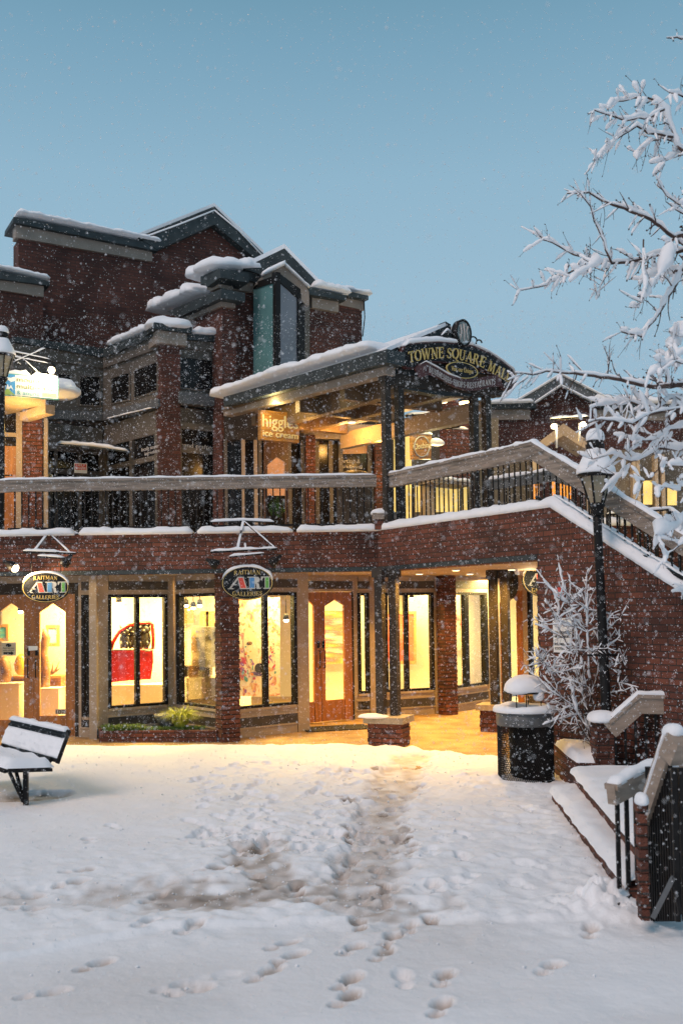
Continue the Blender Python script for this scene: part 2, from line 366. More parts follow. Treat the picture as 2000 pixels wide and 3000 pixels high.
def lamp(kind, loc, energy, color=(1, .72, .36), size=.1, rot=(0, 0, 0), sy=None, blend=.6, spot=120):
    d = bpy.data.lights.new('lamp_light', kind); d.energy = energy; d.color = color
    if kind == 'AREA':
        d.size = size
        if sy: d.shape = 'RECTANGLE'; d.size_y = sy
    else: d.shadow_soft_size = size
    if kind == 'SPOT': d.spot_size = R_(spot); d.spot_blend = blend
    o = bpy.data.objects.new('lamp_light', d); COL.objects.link(o); o.location = loc; o.rotation_euler = rot; return o
# ================================================================== ground
g = MB(); g.add([(-60, -10, -.06), (60, -10, -.06), (60, 120, -.06), (-60, 120, -.06)], [(0, 1, 2, 3)], mat('far_snow_ground', (.8, .8, .82), .9, .04, .5))
g.build('ground', kind='structure')
g = MB(); g.box((-1.5, 15.5, -.03), 13, 9.5, .06, CONC); o = g.build('walkway', kind='structure')
g = MB(); g.box((-1.5, 18.0, .0015), 12, 5.0, .003, CONC)
# ---- snow sheet
def sstep(a, b, x): t = np.clip((x - a) / (b - a), 0, 1); return t * t * (3 - 2 * t)
def vnoise(x, y, s, seed):
    r = np.random.RandomState(seed); T = r.rand(256, 256); X = x * s + 1000.3; Y = y * s + 1000.7
    xi = np.floor(X).astype(int); yi = np.floor(Y).astype(int); fx = X - xi; fy = Y - yi; fx = fx * fx * (3 - 2 * fx); fy = fy * fy * (3 - 2 * fy)
    a = T[xi % 256, yi % 256]; b = T[(xi + 1) % 256, yi % 256]; c = T[xi % 256, (yi + 1) % 256]; d = T[(xi + 1) % 256, (yi + 1) % 256]
    return (a * (1 - fx) + b * fx) * (1 - fy) + (c * (1 - fx) + d * fx) * fy - .5
st = .018; gx = np.arange(-7.5, 7.5, st); gy = np.arange(1.6, 14.75, st); X, Y = np.meshgrid(gx, gy); nx, ny = len(gx), len(gy)
base = .062 + .03 * vnoise(X, Y, .7, 1) + .022 * vnoise(X, Y, 2.0, 2) + .007 * vnoise(X, Y, 6, 3) + .005 * vnoise(X, Y, 13, 4) + .004 * vnoise(X, Y, 27, 6)
# trodden trail: polyline from photo pixels
def dist_poly(pts):
    D = np.full(X.shape, 1e9)
    for (ax, ay), (bx, by) in zip(pts, pts[1:]):
        dx, dy = bx - ax, by - ay; t = np.clip(((X - ax) * dx + (Y - ay) * dy) / (dx * dx + dy * dy), 0, 1)
        D = np.minimum(D, np.hypot(X - ax - t * dx, Y - ay - t * dy))
    return D
def gp(px, py): p = G(px, py, .05); return (p.x, p.y)
trail = [gp(*q) for q in ((1210, 2215), (1160, 2290), (1130, 2360), (1105, 2450), (1075, 2540), (1040, 2640))]
wob = .16 * vnoise(X, Y, 2.6, 11) + .14 * vnoise(X, Y, 7, 12) + .12 * vnoise(X, Y, 17, 13)
D1 = dist_poly(trail) + wob
cross = [gp(*q) for q in ((-200, 2640), (250, 2625), (600, 2610), (850, 2610), (1050, 2640), (1250, 2665))]
D2 = dist_poly(cross) + wob * 1.3
spur = [gp(*q) for q in ((850, 2610), (745, 2530), (770, 2480))]; D3 = dist_poly(spur) + wob * 1.2 + .1
tr = 1 - sstep(.16, .36, D1); cr2 = (1 - sstep(.10, .42, D2)); sp2 = 1 - sstep(.12, .38, D3)
slush = np.clip(np.maximum(np.maximum(tr * (.34 + .5 * vnoise(X, Y, 9, 22)), cr2 * (.42 + .9 * vnoise(X, Y, 3.7, 21) + .7 * vnoise(X, Y, 13, 23)) * (.4 + .6 * sstep(-2.4, -.4, X))), sp2 * (.55 + 1.0 * vnoise(X, Y, 10, 24))), 0, 1)
h = base - .045 * np.maximum(np.maximum(tr, cr2 * .8), sp2) + .012 * np.maximum(tr, cr2) * vnoise(X, Y, 14, 5)
# churned area left of the trail
ch = sstep(-2.6, -.6, X) * sstep(7.2, 8.6, Y) * (1 - tr)
h += ch * (.05 * vnoise(X, Y, 4.0, 31) + .045 * vnoise(X, Y, 8, 32) + .02 * vnoise(X, Y, 16, 34)) * (.4 + 1.2 * np.abs(vnoise(X, Y, 1.1, 35)))
ch2 = sstep(-3.5, -1, X) * (1 - sstep(2.0, 3.0, X)) * sstep(5.6, 6.3, Y) * (1 - sstep(7.6, 8.6, Y)); h += ch2 * (.03 * vnoise(X, Y, 7, 33) + .022 * vnoise(X, Y, 14, 36)); h += (1 - ch2) * (1 - ch) * .022 * vnoise(X, Y, 3.5, 37)
# nearer, thinner layer
edge = [gp(*q) for q in ((-300, 2880), (0, 2800), (250, 2750), (500, 2712), (900, 2690), (1300, 2690), (1700, 2690), (2300, 2700))]
ye = np.interp(gx, [p[0] for p in edge], [p[1] for p in edge])[None, :] + .05 * vnoise(X, Y, 3, 41) + .015 * vnoise(X, Y, 12, 42)
near = 1 - sstep(-.04, .04, Y - ye); h -= near * .02; h = h * (1 - near * .25)
slush = np.maximum(slush * (1 - near), near * (.10 + .25 * vnoise(X, Y, 1.2, 43)).clip(0, 1))
# footprints (px, py, angle deg from away, depth, darkness)
rs = np.random.RandomState(5); fpr = []
for px, py, a, dp, dk in ((1030, 2775, -25, .03, .5), (1020, 2870, -28, .035, .55), (1015, 2920, -28, .03, .5), (1290, 2945, -18, .035, .5), (1300, 2855, -18, .03, .45), (1180, 2860, 2, .025, .1),
    (1145, 2745, -22, .03, .5), (1120, 2790, -22, .025, .45), (1200, 2710, -8, .03, .5), (1265, 2690, 12, .03, .75), (1050, 2700, 5, .025, .6), (1610, 2830, -35, .03, .3), (1730, 2720, -20, .025, .3),
    (850, 2800, -40, .03, .45), (830, 2760, -40, .03, .45), (780, 2845, -35, .025, .4), (560, 2890, -50, .03, .25), (520, 2880, -50, .02, .2), (280, 2820, -30, .03, .45), (130, 2910, -60, .03, .3), (640, 2850, -70, .01, .1),
    (1120, 2635, 8, .03, .5), (1130, 2600, 8, .03, .45), (1000, 2570, 0, .03, .5), (1020, 2530, 0, .03, .5), (990, 2555, 0, .03, .4), (1105, 2560, 5, .03, .5), (1120, 2500, 8, .03, .45), (1160, 2455, 8, .03, .4), (1085, 2460, 8, .03, .45), (1125, 2455, 8, .03, .4), (1030, 2440, 5, .03, .3), (1035, 2520, 6, .03, .4),
    (1145, 2375, 5, .025, .4), (1185, 2370, 5, .025, .4), (1180, 2410, 8, .02, .3), (1150, 2335, 5, .02, .3), (1360, 2460, 20, .03, .05), (1355, 2515, 10, .03, .05), (1275, 2610, 8, .035, .15), (1330, 2600, 4, .02, .05), (1005, 2395, 10, .03, .3), (1050, 2425, 5, .03, .3),
    (750, 2500, -30, .03, .8), (620, 2555, -50, .03, .75), (720, 2570, -80, .03, .5), (455, 2620, -25, .03, .55), (560, 2715, -25, .03, .3), (430, 2705, -20, .03, .2), (210, 2590, -55, .025, .35), (230, 2560, -60, .02, .3), (80, 2660, -70, .025, .3), (80, 2620, -70, .02, .3), (870, 2600, 10, .03, .8), (900, 2640, -60, .03, .55), (260, 2470, 20, .02, .2), (590, 2485, 40, .025, .25), (680, 2440, 0, .025, .1), (330, 2430, 30, .02, .05)):
    fpr.append((px, py, a, dp, dk))
for i in range(110):   # scattered trampling between the trail and the bench
    fpr.append((rs.uniform(560, 1080), rs.uniform(2235, 2500), rs.uniform(-50, 50), rs.uniform(.015, .034), rs.uniform(0, .1)))
for i in range(14): fpr.append((rs.uniform(1240, 1560), rs.uniform(2290, 2620), rs.uniform(-50, 50), rs.uniform(.008, .018), 0))
for i in range(26): fpr.append((rs.uniform(1000, 1230), rs.uniform(2250, 2640), rs.uniform(-25, 25), rs.uniform(.01, .025), rs.uniform(.25, .7)))
for px, py, a, dp, dk in fpr:
    c = G(px, py, .04); a = R_(a); ix = np.abs(gx - c.x) < .3; iy = np.abs(gy - c.y) < .3
    if not ix.any() or not iy.any(): continue
    sl = np.ix_(iy, ix); x = X[sl] - c.x; y = Y[sl] - c.y; u = x * math.cos(a) + y * math.sin(a); v = -x * math.sin(a) + y * math.cos(a)
    d_f = np.hypot(u / .054, (v - .045) / .085); d_h = np.hypot(u / .042, (v + .10) / .048); q = np.minimum(d_f, d_h)
    dent = 1 - sstep(.82, 1.06, q); rim = np.exp(-((q - 1.35) / .22) ** 2)
    h[sl] += -dent * dp * 1.45 * (1 + .5 * vnoise(X[sl], Y[sl], 22, 80)) + rim * dp * .2; slush[sl] = np.maximum(slush[sl], dent * min(1, dk * 1.7) * (.8 + .5 * vnoise(X[sl], Y[sl], 30, 81)))
# pile at the foot of the steps, drift under the can
def bump(px, py, rx, ry, hh, k=1.):
    c = G(px, py, .05); q = np.hypot((X - c.x) / rx, (Y - c.y) / ry); return hh * np.exp(-q * q * k)
lump = (.55 + 1.1 * np.abs(vnoise(X, Y, 9, 51)) + .7 * vnoise(X, Y, 17, 52) + .8 * vnoise(X, Y, 30, 53))
h += lump * (bump(1790, 2640, .16, .3, .10) + bump(1730, 2650, .24, .16, .07) + bump(1660, 2670, .2, .1, .04))
h += bump(1480, 2285, .5, .3, .03) + bump(1540, 2312, .55, .22, .05)
# cleared edge at the walkway
ed = np.interp(gx, [-8, -3.2, 0.2, .9, 1.9, 2.25, 2.6, 4], [14.5, 14.5, 14.25, 13.8, 12.9, 12.2, 11.6, 11.0])[None, :] + .05 * vnoise(X, Y, 2, 61) + .03 * vnoise(X, Y, 7, 62)
k = sstep(-.16, .02, ed - Y); h = h * (1 - (1 - k)) - (1 - k) * .03
bx, by = gp(100, 2335); q = np.hypot((X - bx) / .42, (Y - by) / .33) + .5 * vnoise(X, Y, 3, 71); kb = 1 - sstep(.6, 1.1, q); h = h * (1 - kb * .85) + kb * .004; slush = np.maximum(slush, kb * 1.0 * (.6 + .8 * vnoise(X, Y, 9, 72))).clip(0, 1)
me = bpy.data.meshes.new('snow_cover'); nv = nx * ny
co = np.stack([X, Y, h], -1).reshape(-1, 3).astype(np.float32)
idx = np.arange(nv).reshape(ny, nx); q = np.stack([idx[:-1, :-1], idx[:-1, 1:], idx[1:, 1:], idx[1:, :-1]], -1).reshape(-1, 4)
me.vertices.add(nv); me.vertices.foreach_set('co', co.ravel()); me.loops.add(q.size); me.loops.foreach_set('vertex_index', q.ravel().astype(np.int32))
me.polygons.add(len(q)); me.polygons.foreach_set('loop_start', np.arange(0, q.size, 4, dtype=np.int32)); me.polygons.foreach_set('loop_total', np.full(len(q), 4, np.int32))
me.polygons.foreach_set('use_smooth', np.ones(len(q), bool)); me.update()
at = me.attributes.new('slush', 'FLOAT', 'POINT'); at.data.foreach_set('value', slush.reshape(-1).astype(np.float32))
m, nt, b, out = nodemat('snow_ground'); N = nt.nodes.new; L = nt.links.new
aN = N('ShaderNodeAttribute'); aN.attribute_name = 'slush'; tc = N('ShaderNodeTexCoord'); nz = N('ShaderNodeTexNoise'); nz.inputs['Scale'].default_value = 9; nz.inputs['Detail'].default_value = 8; L(tc.outputs['Object'], nz.inputs['Vector'])
ma = N('ShaderNodeMath'); ma.operation = 'MULTIPLY_ADD'; L(nz.outputs[0], ma.inputs[0]); ma.inputs[1].default_value = .5; ma.inputs[2].default_value = -.25
mb_ = N('ShaderNodeMath'); mb_.operation = 'ADD'; L(aN.outputs['Fac'], mb_.inputs[0])
mm = N('ShaderNodeMath'); mm.operation = 'MULTIPLY'; L(ma.outputs[0], mm.inputs[0]); L(aN.outputs['Fac'], mm.inputs[1]); L(mm.outputs[0], mb_.inputs[1])
cr = N('ShaderNodeValToRGB'); ee = cr.color_ramp.elements; ee[0].position = .0; ee[0].color = (.87, .88, .91, 1); ee[1].position = 1.15 if False else 1.0; ee[1].color = (.2, .16, .13, 1)
x = ee.new(.5); x.color = (.55, .5, .47, 1); L(mb_.outputs[0], cr.inputs[0]); L(cr.outputs[0], b.inputs['Base Color']); b.inputs['Roughness'].default_value = .7; b.inputs['Specular IOR Level'].default_value = .25
n2 = N('ShaderNodeTexNoise'); n2.inputs['Scale'].default_value = 26; n2.inputs['Detail'].default_value = 6; L(tc.outputs['Object'], n2.inputs['Vector'])
bp = N('ShaderNodeBump'); bp.inputs['Strength'].default_value = .5; bp.inputs['Distance'].default_value = .012; L(n2.outputs[0], bp.inputs['Height']); L(bp.outputs[0], b.inputs['Normal'])
me.materials.append(m); o = bpy.data.objects.new('snow_cover', me); COL.objects.link(o); o['kind'] = 'structure'

# ================================================================== gallery building (ground level)
GB = thing('gallery_building', 'brick ground level of the mall with lit gallery storefronts under a brick balcony parapet', 'building', (-1.5, 15, 0))
# deck slab = soffit and upper floor
m_ = MB(); n2_ = VB.n; Ai = A2; Bi = B2
m_.prism([(-9, 14.97, ZS), (A2.x - .0, 14.97, ZS), (A2.x - VB.n.x * .12, A2.y - VB.n.y * .12, ZS), (B2.x - VB.n.x * .12, B2.y - VB.n.y * .12, ZS), (3.6, 13.5, ZS), (4.6, 22.9, ZS), (-9, 22.9, ZS)], Vector((0, 0, .42)), mat('soffit_plaster', (.42, .34, .25), .7, .1, 2.))
m_.build('deck_slab', GB)
m_ = MB(); VF.rect(m_, -700, 1110, ZS - .035, ZT, BRICK, 0, .12)
o = m_.build('brick_parapet', GB)
m_ = MB(); VF.rect(m_, -700, 1104, ZS - .03, ZS + .03, FLASH, .012, .03); m_.build('drip_edge', GB)
m_ = MB(); pts = [(-6.5 + i * .25, 14.80 + .0, ZT) for i in range(0, int((A2.x + 6.5) / .25))] + [(A2.x, 14.82, ZT)]
for a, b in (((-6.5), -3.98), (-3.9, -2.22), (-2.14, -.72), (-.66, A2.x + .03)): m_.snowline([(a, 14.88, ZT), ((a + b) / 2, 14.88, ZT), (b, 14.88, ZT)], .3, .1, SNOW, nz=.22)
m_.build('snow_cap', GB)
def storefront(vp, pa, pb, op, z0=.43, z1=2.26, pan=True, low=0.0, m=BEIGE):
    """beige wall with openings [(pl,pr,[mullions])]"""
    mb = MB(); fr = []
    xs = [pa] + [v for o_ in op for v in (o_[0], o_[1])] + [pb]
    for i in range(0, len(xs), 2):
        if abs(xs[i + 1] - xs[i]) > 1: vp.rect(mb, xs[i], xs[i + 1], low, ZS - .002, m, 0, .12)
    for pl, pr, mu in op:
        vp.rect(mb, pl, pr, low, z0, m, 0, .12); vp.rect(mb, pl, pr, z1, ZS - .002, m, 0, .12)
        if pan:
            vp.rect(mb, pl + 2, pr - 2, z0 - .02, z0 + .02, m, .035, .03)
            if low < .05:
                vp.rect(mb, pl, pr, .16, .31, DEN, .006, .02); vp.rect(mb, pl - 4, pr + 4, .31, .335, m, .02, .03); vp.rect(mb, pl - 4, pr + 4, .135, .16, m, .02, .03)
        vp.rect(mb, pl, pr, 2.335, 2.47, DEN, .008, .02)
    mb.build('storefront_wall', GB)
    for pl, pr, mu in op:
        f = MB(); vp.rect(f, pl, pl + 9, z0 + .02, z1, BLACK, .02, .1); vp.rect(f, pr - 9, pr, z0 + .02, z1, BLACK, .02, .1); vp.rect(f, pl + 9, pr - 9, z1 - .05, z1, BLACK, .018, .1); vp.rect(f, pl + 9, pr - 9, z0 + .02, z0 + .06, BLACK, .018, .1)
        for q in mu: vp.rect(f, q - 6, q + 6, z0 + .06, z1 - .05, BLACK, .02, .08)
        fo = f.build('window', GB); p = MB(); vp.rect(p, pl + 9, pr - 9, z0 + .06, z1 - .05, GLASS, -.03, .006); p.build('pane', fo)
def arched_door(vp, pl, pr, gl, gr, yt, ysh, yb, z1=2.28, hx=None):
    mb = MB(); zt = vp.at(gl, yt).z; zs = vp.at(gl, ysh).z; zb = vp.at(gl, yb).z; ga = (gl + gr) / 2
    vp.rect(mb, pl, gl, .012, zs, WOODDOOR, 0, .06); vp.rect(mb, gr, pr, .012, zs, WOODDOOR, 0, .06); vp.rect(mb, gl, gr, .012, zb, WOODDOOR, 0, .06)
    a = vp.sz(pl, 2); b = vp.sz(gl, 2); c = vp.sz(gr, 2); d = vp.sz(pr, 2); ap = vp.sz(ga, 2)
    def Z(p, z): return Vector((p.x, p.y, z))
    mb.prism([Z(a, zs), Z(b, zs), Z(ap, zt), Z(ap, z1), Z(a, z1)], -vp.n * .06, WOODDOOR); mb.prism([Z(ap, zt), Z(c, zs), Z(d, zs), Z(d, z1), Z(ap, z1)], -vp.n * .06, WOODDOOR)
    o = mb.build('door', GB); p = MB(); q = -vp.n * .03
    p.prism([Z(b, zb) + q, Z(c, zb) + q, Z(c, zs) + q, Z(ap, zt) + q, Z(b, zs) + q], -vp.n * .006, GLASS); p.build('pane', o)
    if hx:
        k = MB(); a = vp.sz(hx, .95, .0); k.tube([a, a + vp.n * .05, a + vp.n * .05 + Vector((0, 0, .3)), a + Vector((0, 0, .3))], .01, BLACK); vp.rect(k, hx - 4, hx + 4, 1.3, 1.42, BLACK, .008, .01); k.build('handle', o)
V0 = VP((0, 16.0), (225, 16.0))
arched_door(V0, -112, 0 - 22 + 12, -88, -28, 1768, 1794, 2098) if False else None
arched_door(V0, -16, 98.4, -4, 70, 1768, 1794, 2110, hx=84)
arched_door(V0, 99.4, 219, 116, 192, 1768, 1794, 2098, hx=107)
m_ = MB(); V0.rect(m_, -600, -16.5, 0, ZS - .002, BRICK, 0, .2); m_.build('brick_wall', GB)
m_ = MB(); V0.rect(m_, -16, 232, 2.28, 2.46, COLMAT, .01, .12); V0.rect(m_, -16, 232, 2.46, ZS - .002, BEIGE, .005, .12); V0.rect(m_, 219.6, 231, 0, 2.28, COLMAT, .01, .1); m_.build('door_frame', GB)
# sidelight and post
V1 = VP((230, 15.95), (262, 15.85)); storefront(V1, 230, 264, [(238, 261, [])], .3, 2.26)
m_ = MB(); V0.rect(m_, 261, 283, 0, ZS - .002, BEIGE, .35, .45); m_.build('corner_post', GB)
VW1 = VP((283, 15.75), (505, 16.5)); storefront(VW1, 283, 512, [(318, 492, [404])], .43, 2.26)
VW2 = VP((512, 16.5), (636, 15.55)); storefront(VW2, 512, 660, [(516, 640, [])], .43, 2.26)
VW3 = VP((690, 15.45), (905, 16.35)); storefront(VW3, 660, 905, [(690, 871, [780])], .43, 2.26)
V4 = VP((905, 17.35), (1048, 17.95))
m_ = MB(); a = VW3.sz(905, 1); b = V4.sz(903, 1); m_.prism([(a.x, a.y, 0), (b.x - .02, b.y, 0), (b.x - .02, b.y, ZS - .002), (a.x, a.y, ZS - .002)], Vector((-.1, 0.02, 0)), BEIGE); m_.build('recess_side_wall', GB)
arched_door(V4, 880, 940.5, 886, 921, 1757, 1775, 2060, hx=933)
arched_door(V4, 941.5, 1032, 953, 1010, 1757, 1775, 2053, hx=948)
m_ = MB(); V4.rect(m_, 880, 1040, 2.285, ZS - .002, BEIGE, .01, .12); V4.rect(m_, 890, 1032, 2.335, 2.47, DEN, .02, .02); V4.rect(m_, 1032.5, 1037, 0, 2.28, COLMAT, .01, .1); m_.build('door_frame', GB)
V5 = VP((1037, 17.95), (1290, 18.65)); storefront(V5, 1037, 1290, [(1049, 1083, []), (1128, 1272, [1192])], .43, 2.26)
V6 = VP((1320, 18.75), (1440, 19.9)); storefront(V6, 1318, 1442, [(1324, 1430, [1368])], .43, 2.26)
V7 = VP((1442, 20.0), (1475, 20.6)); m_ = MB(); V7.rect(m_, 1442, 1466, 0, ZS - .002, BEIGE, 0, .15); m_.build('corner_post', GB)
V8 = VP((1478, 18.9), (1640, 18.2))
arched_door(V8, 1466, 1532, 1486, 1514, 1750, 1765, 2070)
storefront(V8, 1532, 1700, [(1546, 1585, [])], .43, 2.26)
m_ = MB(); V8.rect(m_, 1462, 1532, 2.285, ZS - .002, BEIGE, .01, .12); m_.build('door_frame', GB)
# vents low on the piers
for vp, a, b in ((V1, 243, 255), (V5, 1060, 1080)):
    m_ = MB(); vp.rect(m_, a, b, .17, .3, BLACK, .012, .02)
    for i in range(4): vp.rect(m_, a + 1, b - 1, .185 + i * .028, .2 + i * .028, DEN, .02, .02)
    m_.build('vent', GB)
# brick pillars with real courses
def pillar(name, c, w, d, z0, z1, rz, parent=None, rh=.068, mt=BRICK, **kw):
    mb = MB(); n = int((z1 - z0) / rh); rr = random.Random(int(c[0] * 100)); M = Matrix.Rotation(rz, 3, 'Z')
    mb.box((c[0], c[1], (z0 + z1) / 2), w - .022, d - .022, z1 - z0, mt, rz)
    for i in range(n):
        e = .012 * (i % 2); z = z0 + (i + .5) * (z1 - z0) / n; s = rr.uniform(-.004, .004)
        mb.box((c[0], c[1], z), w + e * 2 - .012 + s, d - (e * 2 - .012) * .6, (z1 - z0) / n - .009, mt, rz)
    return mb.build(name, parent, **kw)
p1 = P(668, 2172, 15.2); pillar('brick_pillar', (p1.x, p1.y), .3, .26, 0, ZS - .003, R_(28), GB)
p2 = P(1307, 1780, 18.5); pillar('brick_pillar', (p2.x, p2.y), .27, .25, 0, ZS - .003, R_(28), GB)
# raised brick bed in front of the bay window
m_ = MB(); VPF = VP((283, 15.32), (640, 15.12)); VPF.rect(m_, 290, 634, 0, .17, BRICK, 0, .1)
a = VPF.sz(290, .1); b = VW1.sz(290, .1, .01); m_.prism([(a.x, a.y, 0), (b.x, b.y, 0), (b.x, b.y, .17), (a.x, a.y, .17)], Vector((.09, 0, 0)), BRICK)
kerb = m_.build('planter_kerb', GB)
c = P(460, 1780, 15.75); m_ = MB(); m_.prism([VPF.sz(294, .1, -.1) + Vector((0, 0, 0)), VPF.sz(640, .1, -.1), VW2.sz(630, .1, .01), VW1.sz(500, .1, .01), VW1.sz(292, .1, .01)], Vector((0, 0, .02)), mat('planter_soil', (.03, .022, .015), .9, .3, 10)); m_.build('soil', GB)
# stair wall
SW = thing('brick_stair_wall', 'long brick wall under the bridge rail, sloping down to the right beside the snowy stairs', 'wall', (A2.x, A2.y, 0))
Sc = VB.at(1612, 1470, 0); Sd = VB.at(2120, 1800, 0); e_ = VB.at(1577, 1800, 0)
wx = lambda p, z: Vector((p.x, p.y, z))
m_ = MB(); m_.prism([wx(A2, ZS - .035), wx(e_, ZS - .035), wx(e_, 0), wx(Sd, 0), wx(Sd, VB.at(2120, 1812).z), wx(Sc, ZT), wx(A2, ZT)], -VB.n * .3, BRICK); m_.build('brick_face', SW)
m_ = MB(); m_.prism([wx(A2, ZS - .03) + VB.n * .012, wx(e_, ZS - .03) + VB.n * .012, wx(e_, ZS + .03) + VB.n * .012, wx(A2, ZS + .03) + VB.n * .012], -VB.n * .03, FLASH); m_.build('drip_edge', SW)
m_ = MB(); n = 30
for i in range(int(ZS / .068)):   # toothed brick jamb
    if i % 2: q = e_ - VB.t * .012; q = q - VB.n * .15; m_.box((q.x, q.y, .034 + i * .068) , .03, .296, .058, BRICK, math.atan2(VB.t.y, VB.t.x))
for i in range(60):               # header course along the slope
    q0 = wx(Sc, ZT).lerp(wx(Sd, VB.at(2120, 1812).z), i / 60); q1 = wx(Sc, ZT).lerp(wx(Sd, VB.at(2120, 1812).z), (i + .82) / 60)
    m_.prism([q0 + Vector((0, 0, -.2)), q1 + Vector((0, 0, -.2)), q1, q0] if False else [q0 + VB.n * .012 + Vector((0, 0, -.19)), q1 + VB.n * .012 + Vector((0, 0, -.19)), q1 + VB.n * .012, q0 + VB.n * .012], -VB.n * .05, BRICK)
m_.build('header_bricks', SW)
m_ = MB(); off = -VB.n * .13; m_.snowline([wx(A2, ZT) + off, wx(A2.lerp(Sc, .5), ZT) + off, wx(Sc, ZT) + off, wx(Sd, VB.at(2120, 1812).z) + off], .32, .12, SNOW, nz=.2); m_.build('snow_cap', SW)
# ================================================================== gallery interior
ROOM = thing('gallery_interior', 'white walled lit gallery rooms seen through the ground level windows', 'room', (-1, 20, 0))
m_ = MB()
m_.prism([wx(q, .002) for q in [V0.sz(-600, .1), V0.sz(262, .1), VW1.sz(290, .1, -.13), VW1.sz(505, .1, -.13), VW2.sz(640, .1, -.13), VW3.sz(700, .1, -.13), VW3.sz(900, .1, -.13), V4.sz(912, .1, -.1), V4.sz(1036, .1, -.1), V5.sz(1285, .1, -.13), V6.sz(1440, .1, -.13), Vector((3.4, 20.6, 0)), Vector((3.6, 22.6, 0)), Vector((-7, 22.6, 0))]], Vector((0, 0, .012)), FLOORW); m_.build('floor', ROOM)
m_ = MB(); m_.box((-1.0, 22.6, 1.28), 13, .1, 2.54, WHITEW); m_.box((-3.55, 18.5, 1.28), .08, 3.2, 2.5, WHITEW) if False else None
for x, y, w_, rz in ((P(560, 1780, 18.6).x, 18.6, 2.2, 0), (P(250, 1780, 18.0).x, 18.0, 3.0, 0), (P(40, 1780, 18.4).x, 18.4, 1.6, 0), (P(985, 1780, 20.6).x, 20.6, 1.6, 0), (P(1270, 1780, 20.7).x, 20.7, 1.1, 0)):
    m_.box((x, y, 1.27), w_, .08, 2.5, WHITEW, rz)
m_.build('white_wall', ROOM)
for x, y, e_n, sx in ((-4.6, 17.1, 70, 1.2), (-2.7, 17.0, 85, 1.6), (-1.3, 17.0, 85, 1.4), (-.1, 19.0, 40, 1.4), (1.3, 19.8, 44, 1.6), (2.2, 20.8, 70, 1), (3.1, 19.7, 55, .8)):
    lamp('AREA', (x, y, 2.5), e_n * 3.7, (1, .70, .23), sx, sy=.7)
# loose crumbs of snow kicked up along the trail
rs2 = np.random.RandomState(9); CB = MB(); cn = 0
while cn < 900:
    x = rs2.uniform(-3.5, 2.4); y = rs2.uniform(5.2, 13.4); ix = int((x + 7.5) / st); iy = int((y - 1.6) / st); wgt = .12 + 1.2 * float(slush[iy, ix]) + .5 * float(ch[iy, ix])
    if rs2.rand() > wgt: continue
    cn += 1; r = .004 + .012 * rs2.rand() ** 3; z = float(h[iy, ix]); vs = []
    for k, (a, b, c) in enumerate(((1, 0, 0), (-1, 0, 0), (0, 1, 0), (0, -1, 0), (0, 0, .9), (0, 0, -.6))): j = rs2.uniform(.7, 1.3); vs.append((x + a * r * j, y + b * r * j, z + r * .4 + c * r * j))
    CB.add(vs, [(0, 2, 4), (2, 1, 4), (1, 3, 4), (3, 0, 4), (2, 0, 5), (1, 2, 5), (3, 1, 5), (0, 3, 5)], SNOW, True)
o = CB.build('snow_crumbs', None, kind='stuff'); o['label'] = 'loose crumbs of snow scattered over the trodden square'
# ================================================================== balcony and stair railings
def board_rail(mb, pts, h=.17, w=.09, mt=GREYWOOD):
    for a, b in zip(pts, pts[1:]):
        d = (Vector(b) - Vector(a)).normalized() * .012
        w += .004; mb.bar(Vector(a) - d - Vector((0, 0, h / 2)), Vector(b) + d - Vector((0, 0, h / 2)), w, h, mt); mb.bar(Vector(a) - d - Vector((0, 0, .012)), Vector(b) + d - Vector((0, 0, .012)), w + .035, .036, mt)
def balusters(root, pts, gap, zb, h=.17, s=.018, mt=BLACK, limit=100):
    """vertical bars below a rail line; zb(p) gives the foot height"""
    n = 0; carry = gap / 2
    for a, b in zip(pts, pts[1:]):
        a = Vector(a); b = Vector(b); L = (Vector((b.x, b.y, 0)) - Vector((a.x, a.y, 0))).length; t = carry
        while t < L and n < limit:
            p = a.lerp(b, t / L); z1 = p.z - h; z0 = zb(p); m_ = MB(); m_.bar((p.x, p.y, z0), (p.x, p.y, z1), s, s, mt, up=(0, 1, 0)); m_.build('baluster', root); n += 1; t += gap
        carry = t - L
RA = thing('balcony_railing', 'long level balcony railing of grey board over thin black balusters, left of the porch posts', 'railing', (-2, 14.88, ZT))
pr = [(-6.2, 15.6, 3.98), (-5.2, 15.02, 3.98), (-4.95, 14.92, 3.98), (A2.x - .02, 14.92, 3.98)]
m_ = MB(); board_rail(m_, pr); m_.build('top_rail', RA)
m_ = MB(); m_.bar((-5, 14.92, ZT + .1), (A2.x, 14.92, ZT + .1), .03, .03, BLACK); m_.build('bottom_rail', RA)
balusters(RA, pr[2:], .105, lambda p: ZT + .05)
m_ = MB(); m_.snowline([(p[0], p[1], p[2]) for p in pr], .12, .045, SNOW, nz=.25); m_.build('snow_cap', RA)
RB = thing('bridge_railing', 'snow topped board railing rising over the bridge and running down the stairs at right', 'railing', (1.5, 13, ZT))
o_ = -VB.n * .1
q0 = VB.sz(1143, 3.97, -.1); q0.z = 3.97; q1 = VB.at(1565, 1297, -.1); q2 = VB.at(2100, 1625, -.1)
m_ = MB(); board_rail(m_, [q0, q1, q2], .2); m_.build('top_rail', RB)
foot = lambda p: ZT + .04 if (p - q0).xy.length < (Sc - q0).xy.length else ZT + .04 - ((p - Sc).xy.length) * (ZT - VB.at(2120, 1812).z) / (Sd - Sc).xy.length
balusters(RB, [q0, q1, q2], .105, foot, .2)
m_ = MB(); m_.snowline([q0, q1, q2], .12, .05, SNOW, nz=.4); m_.build('snow_cap', RB)
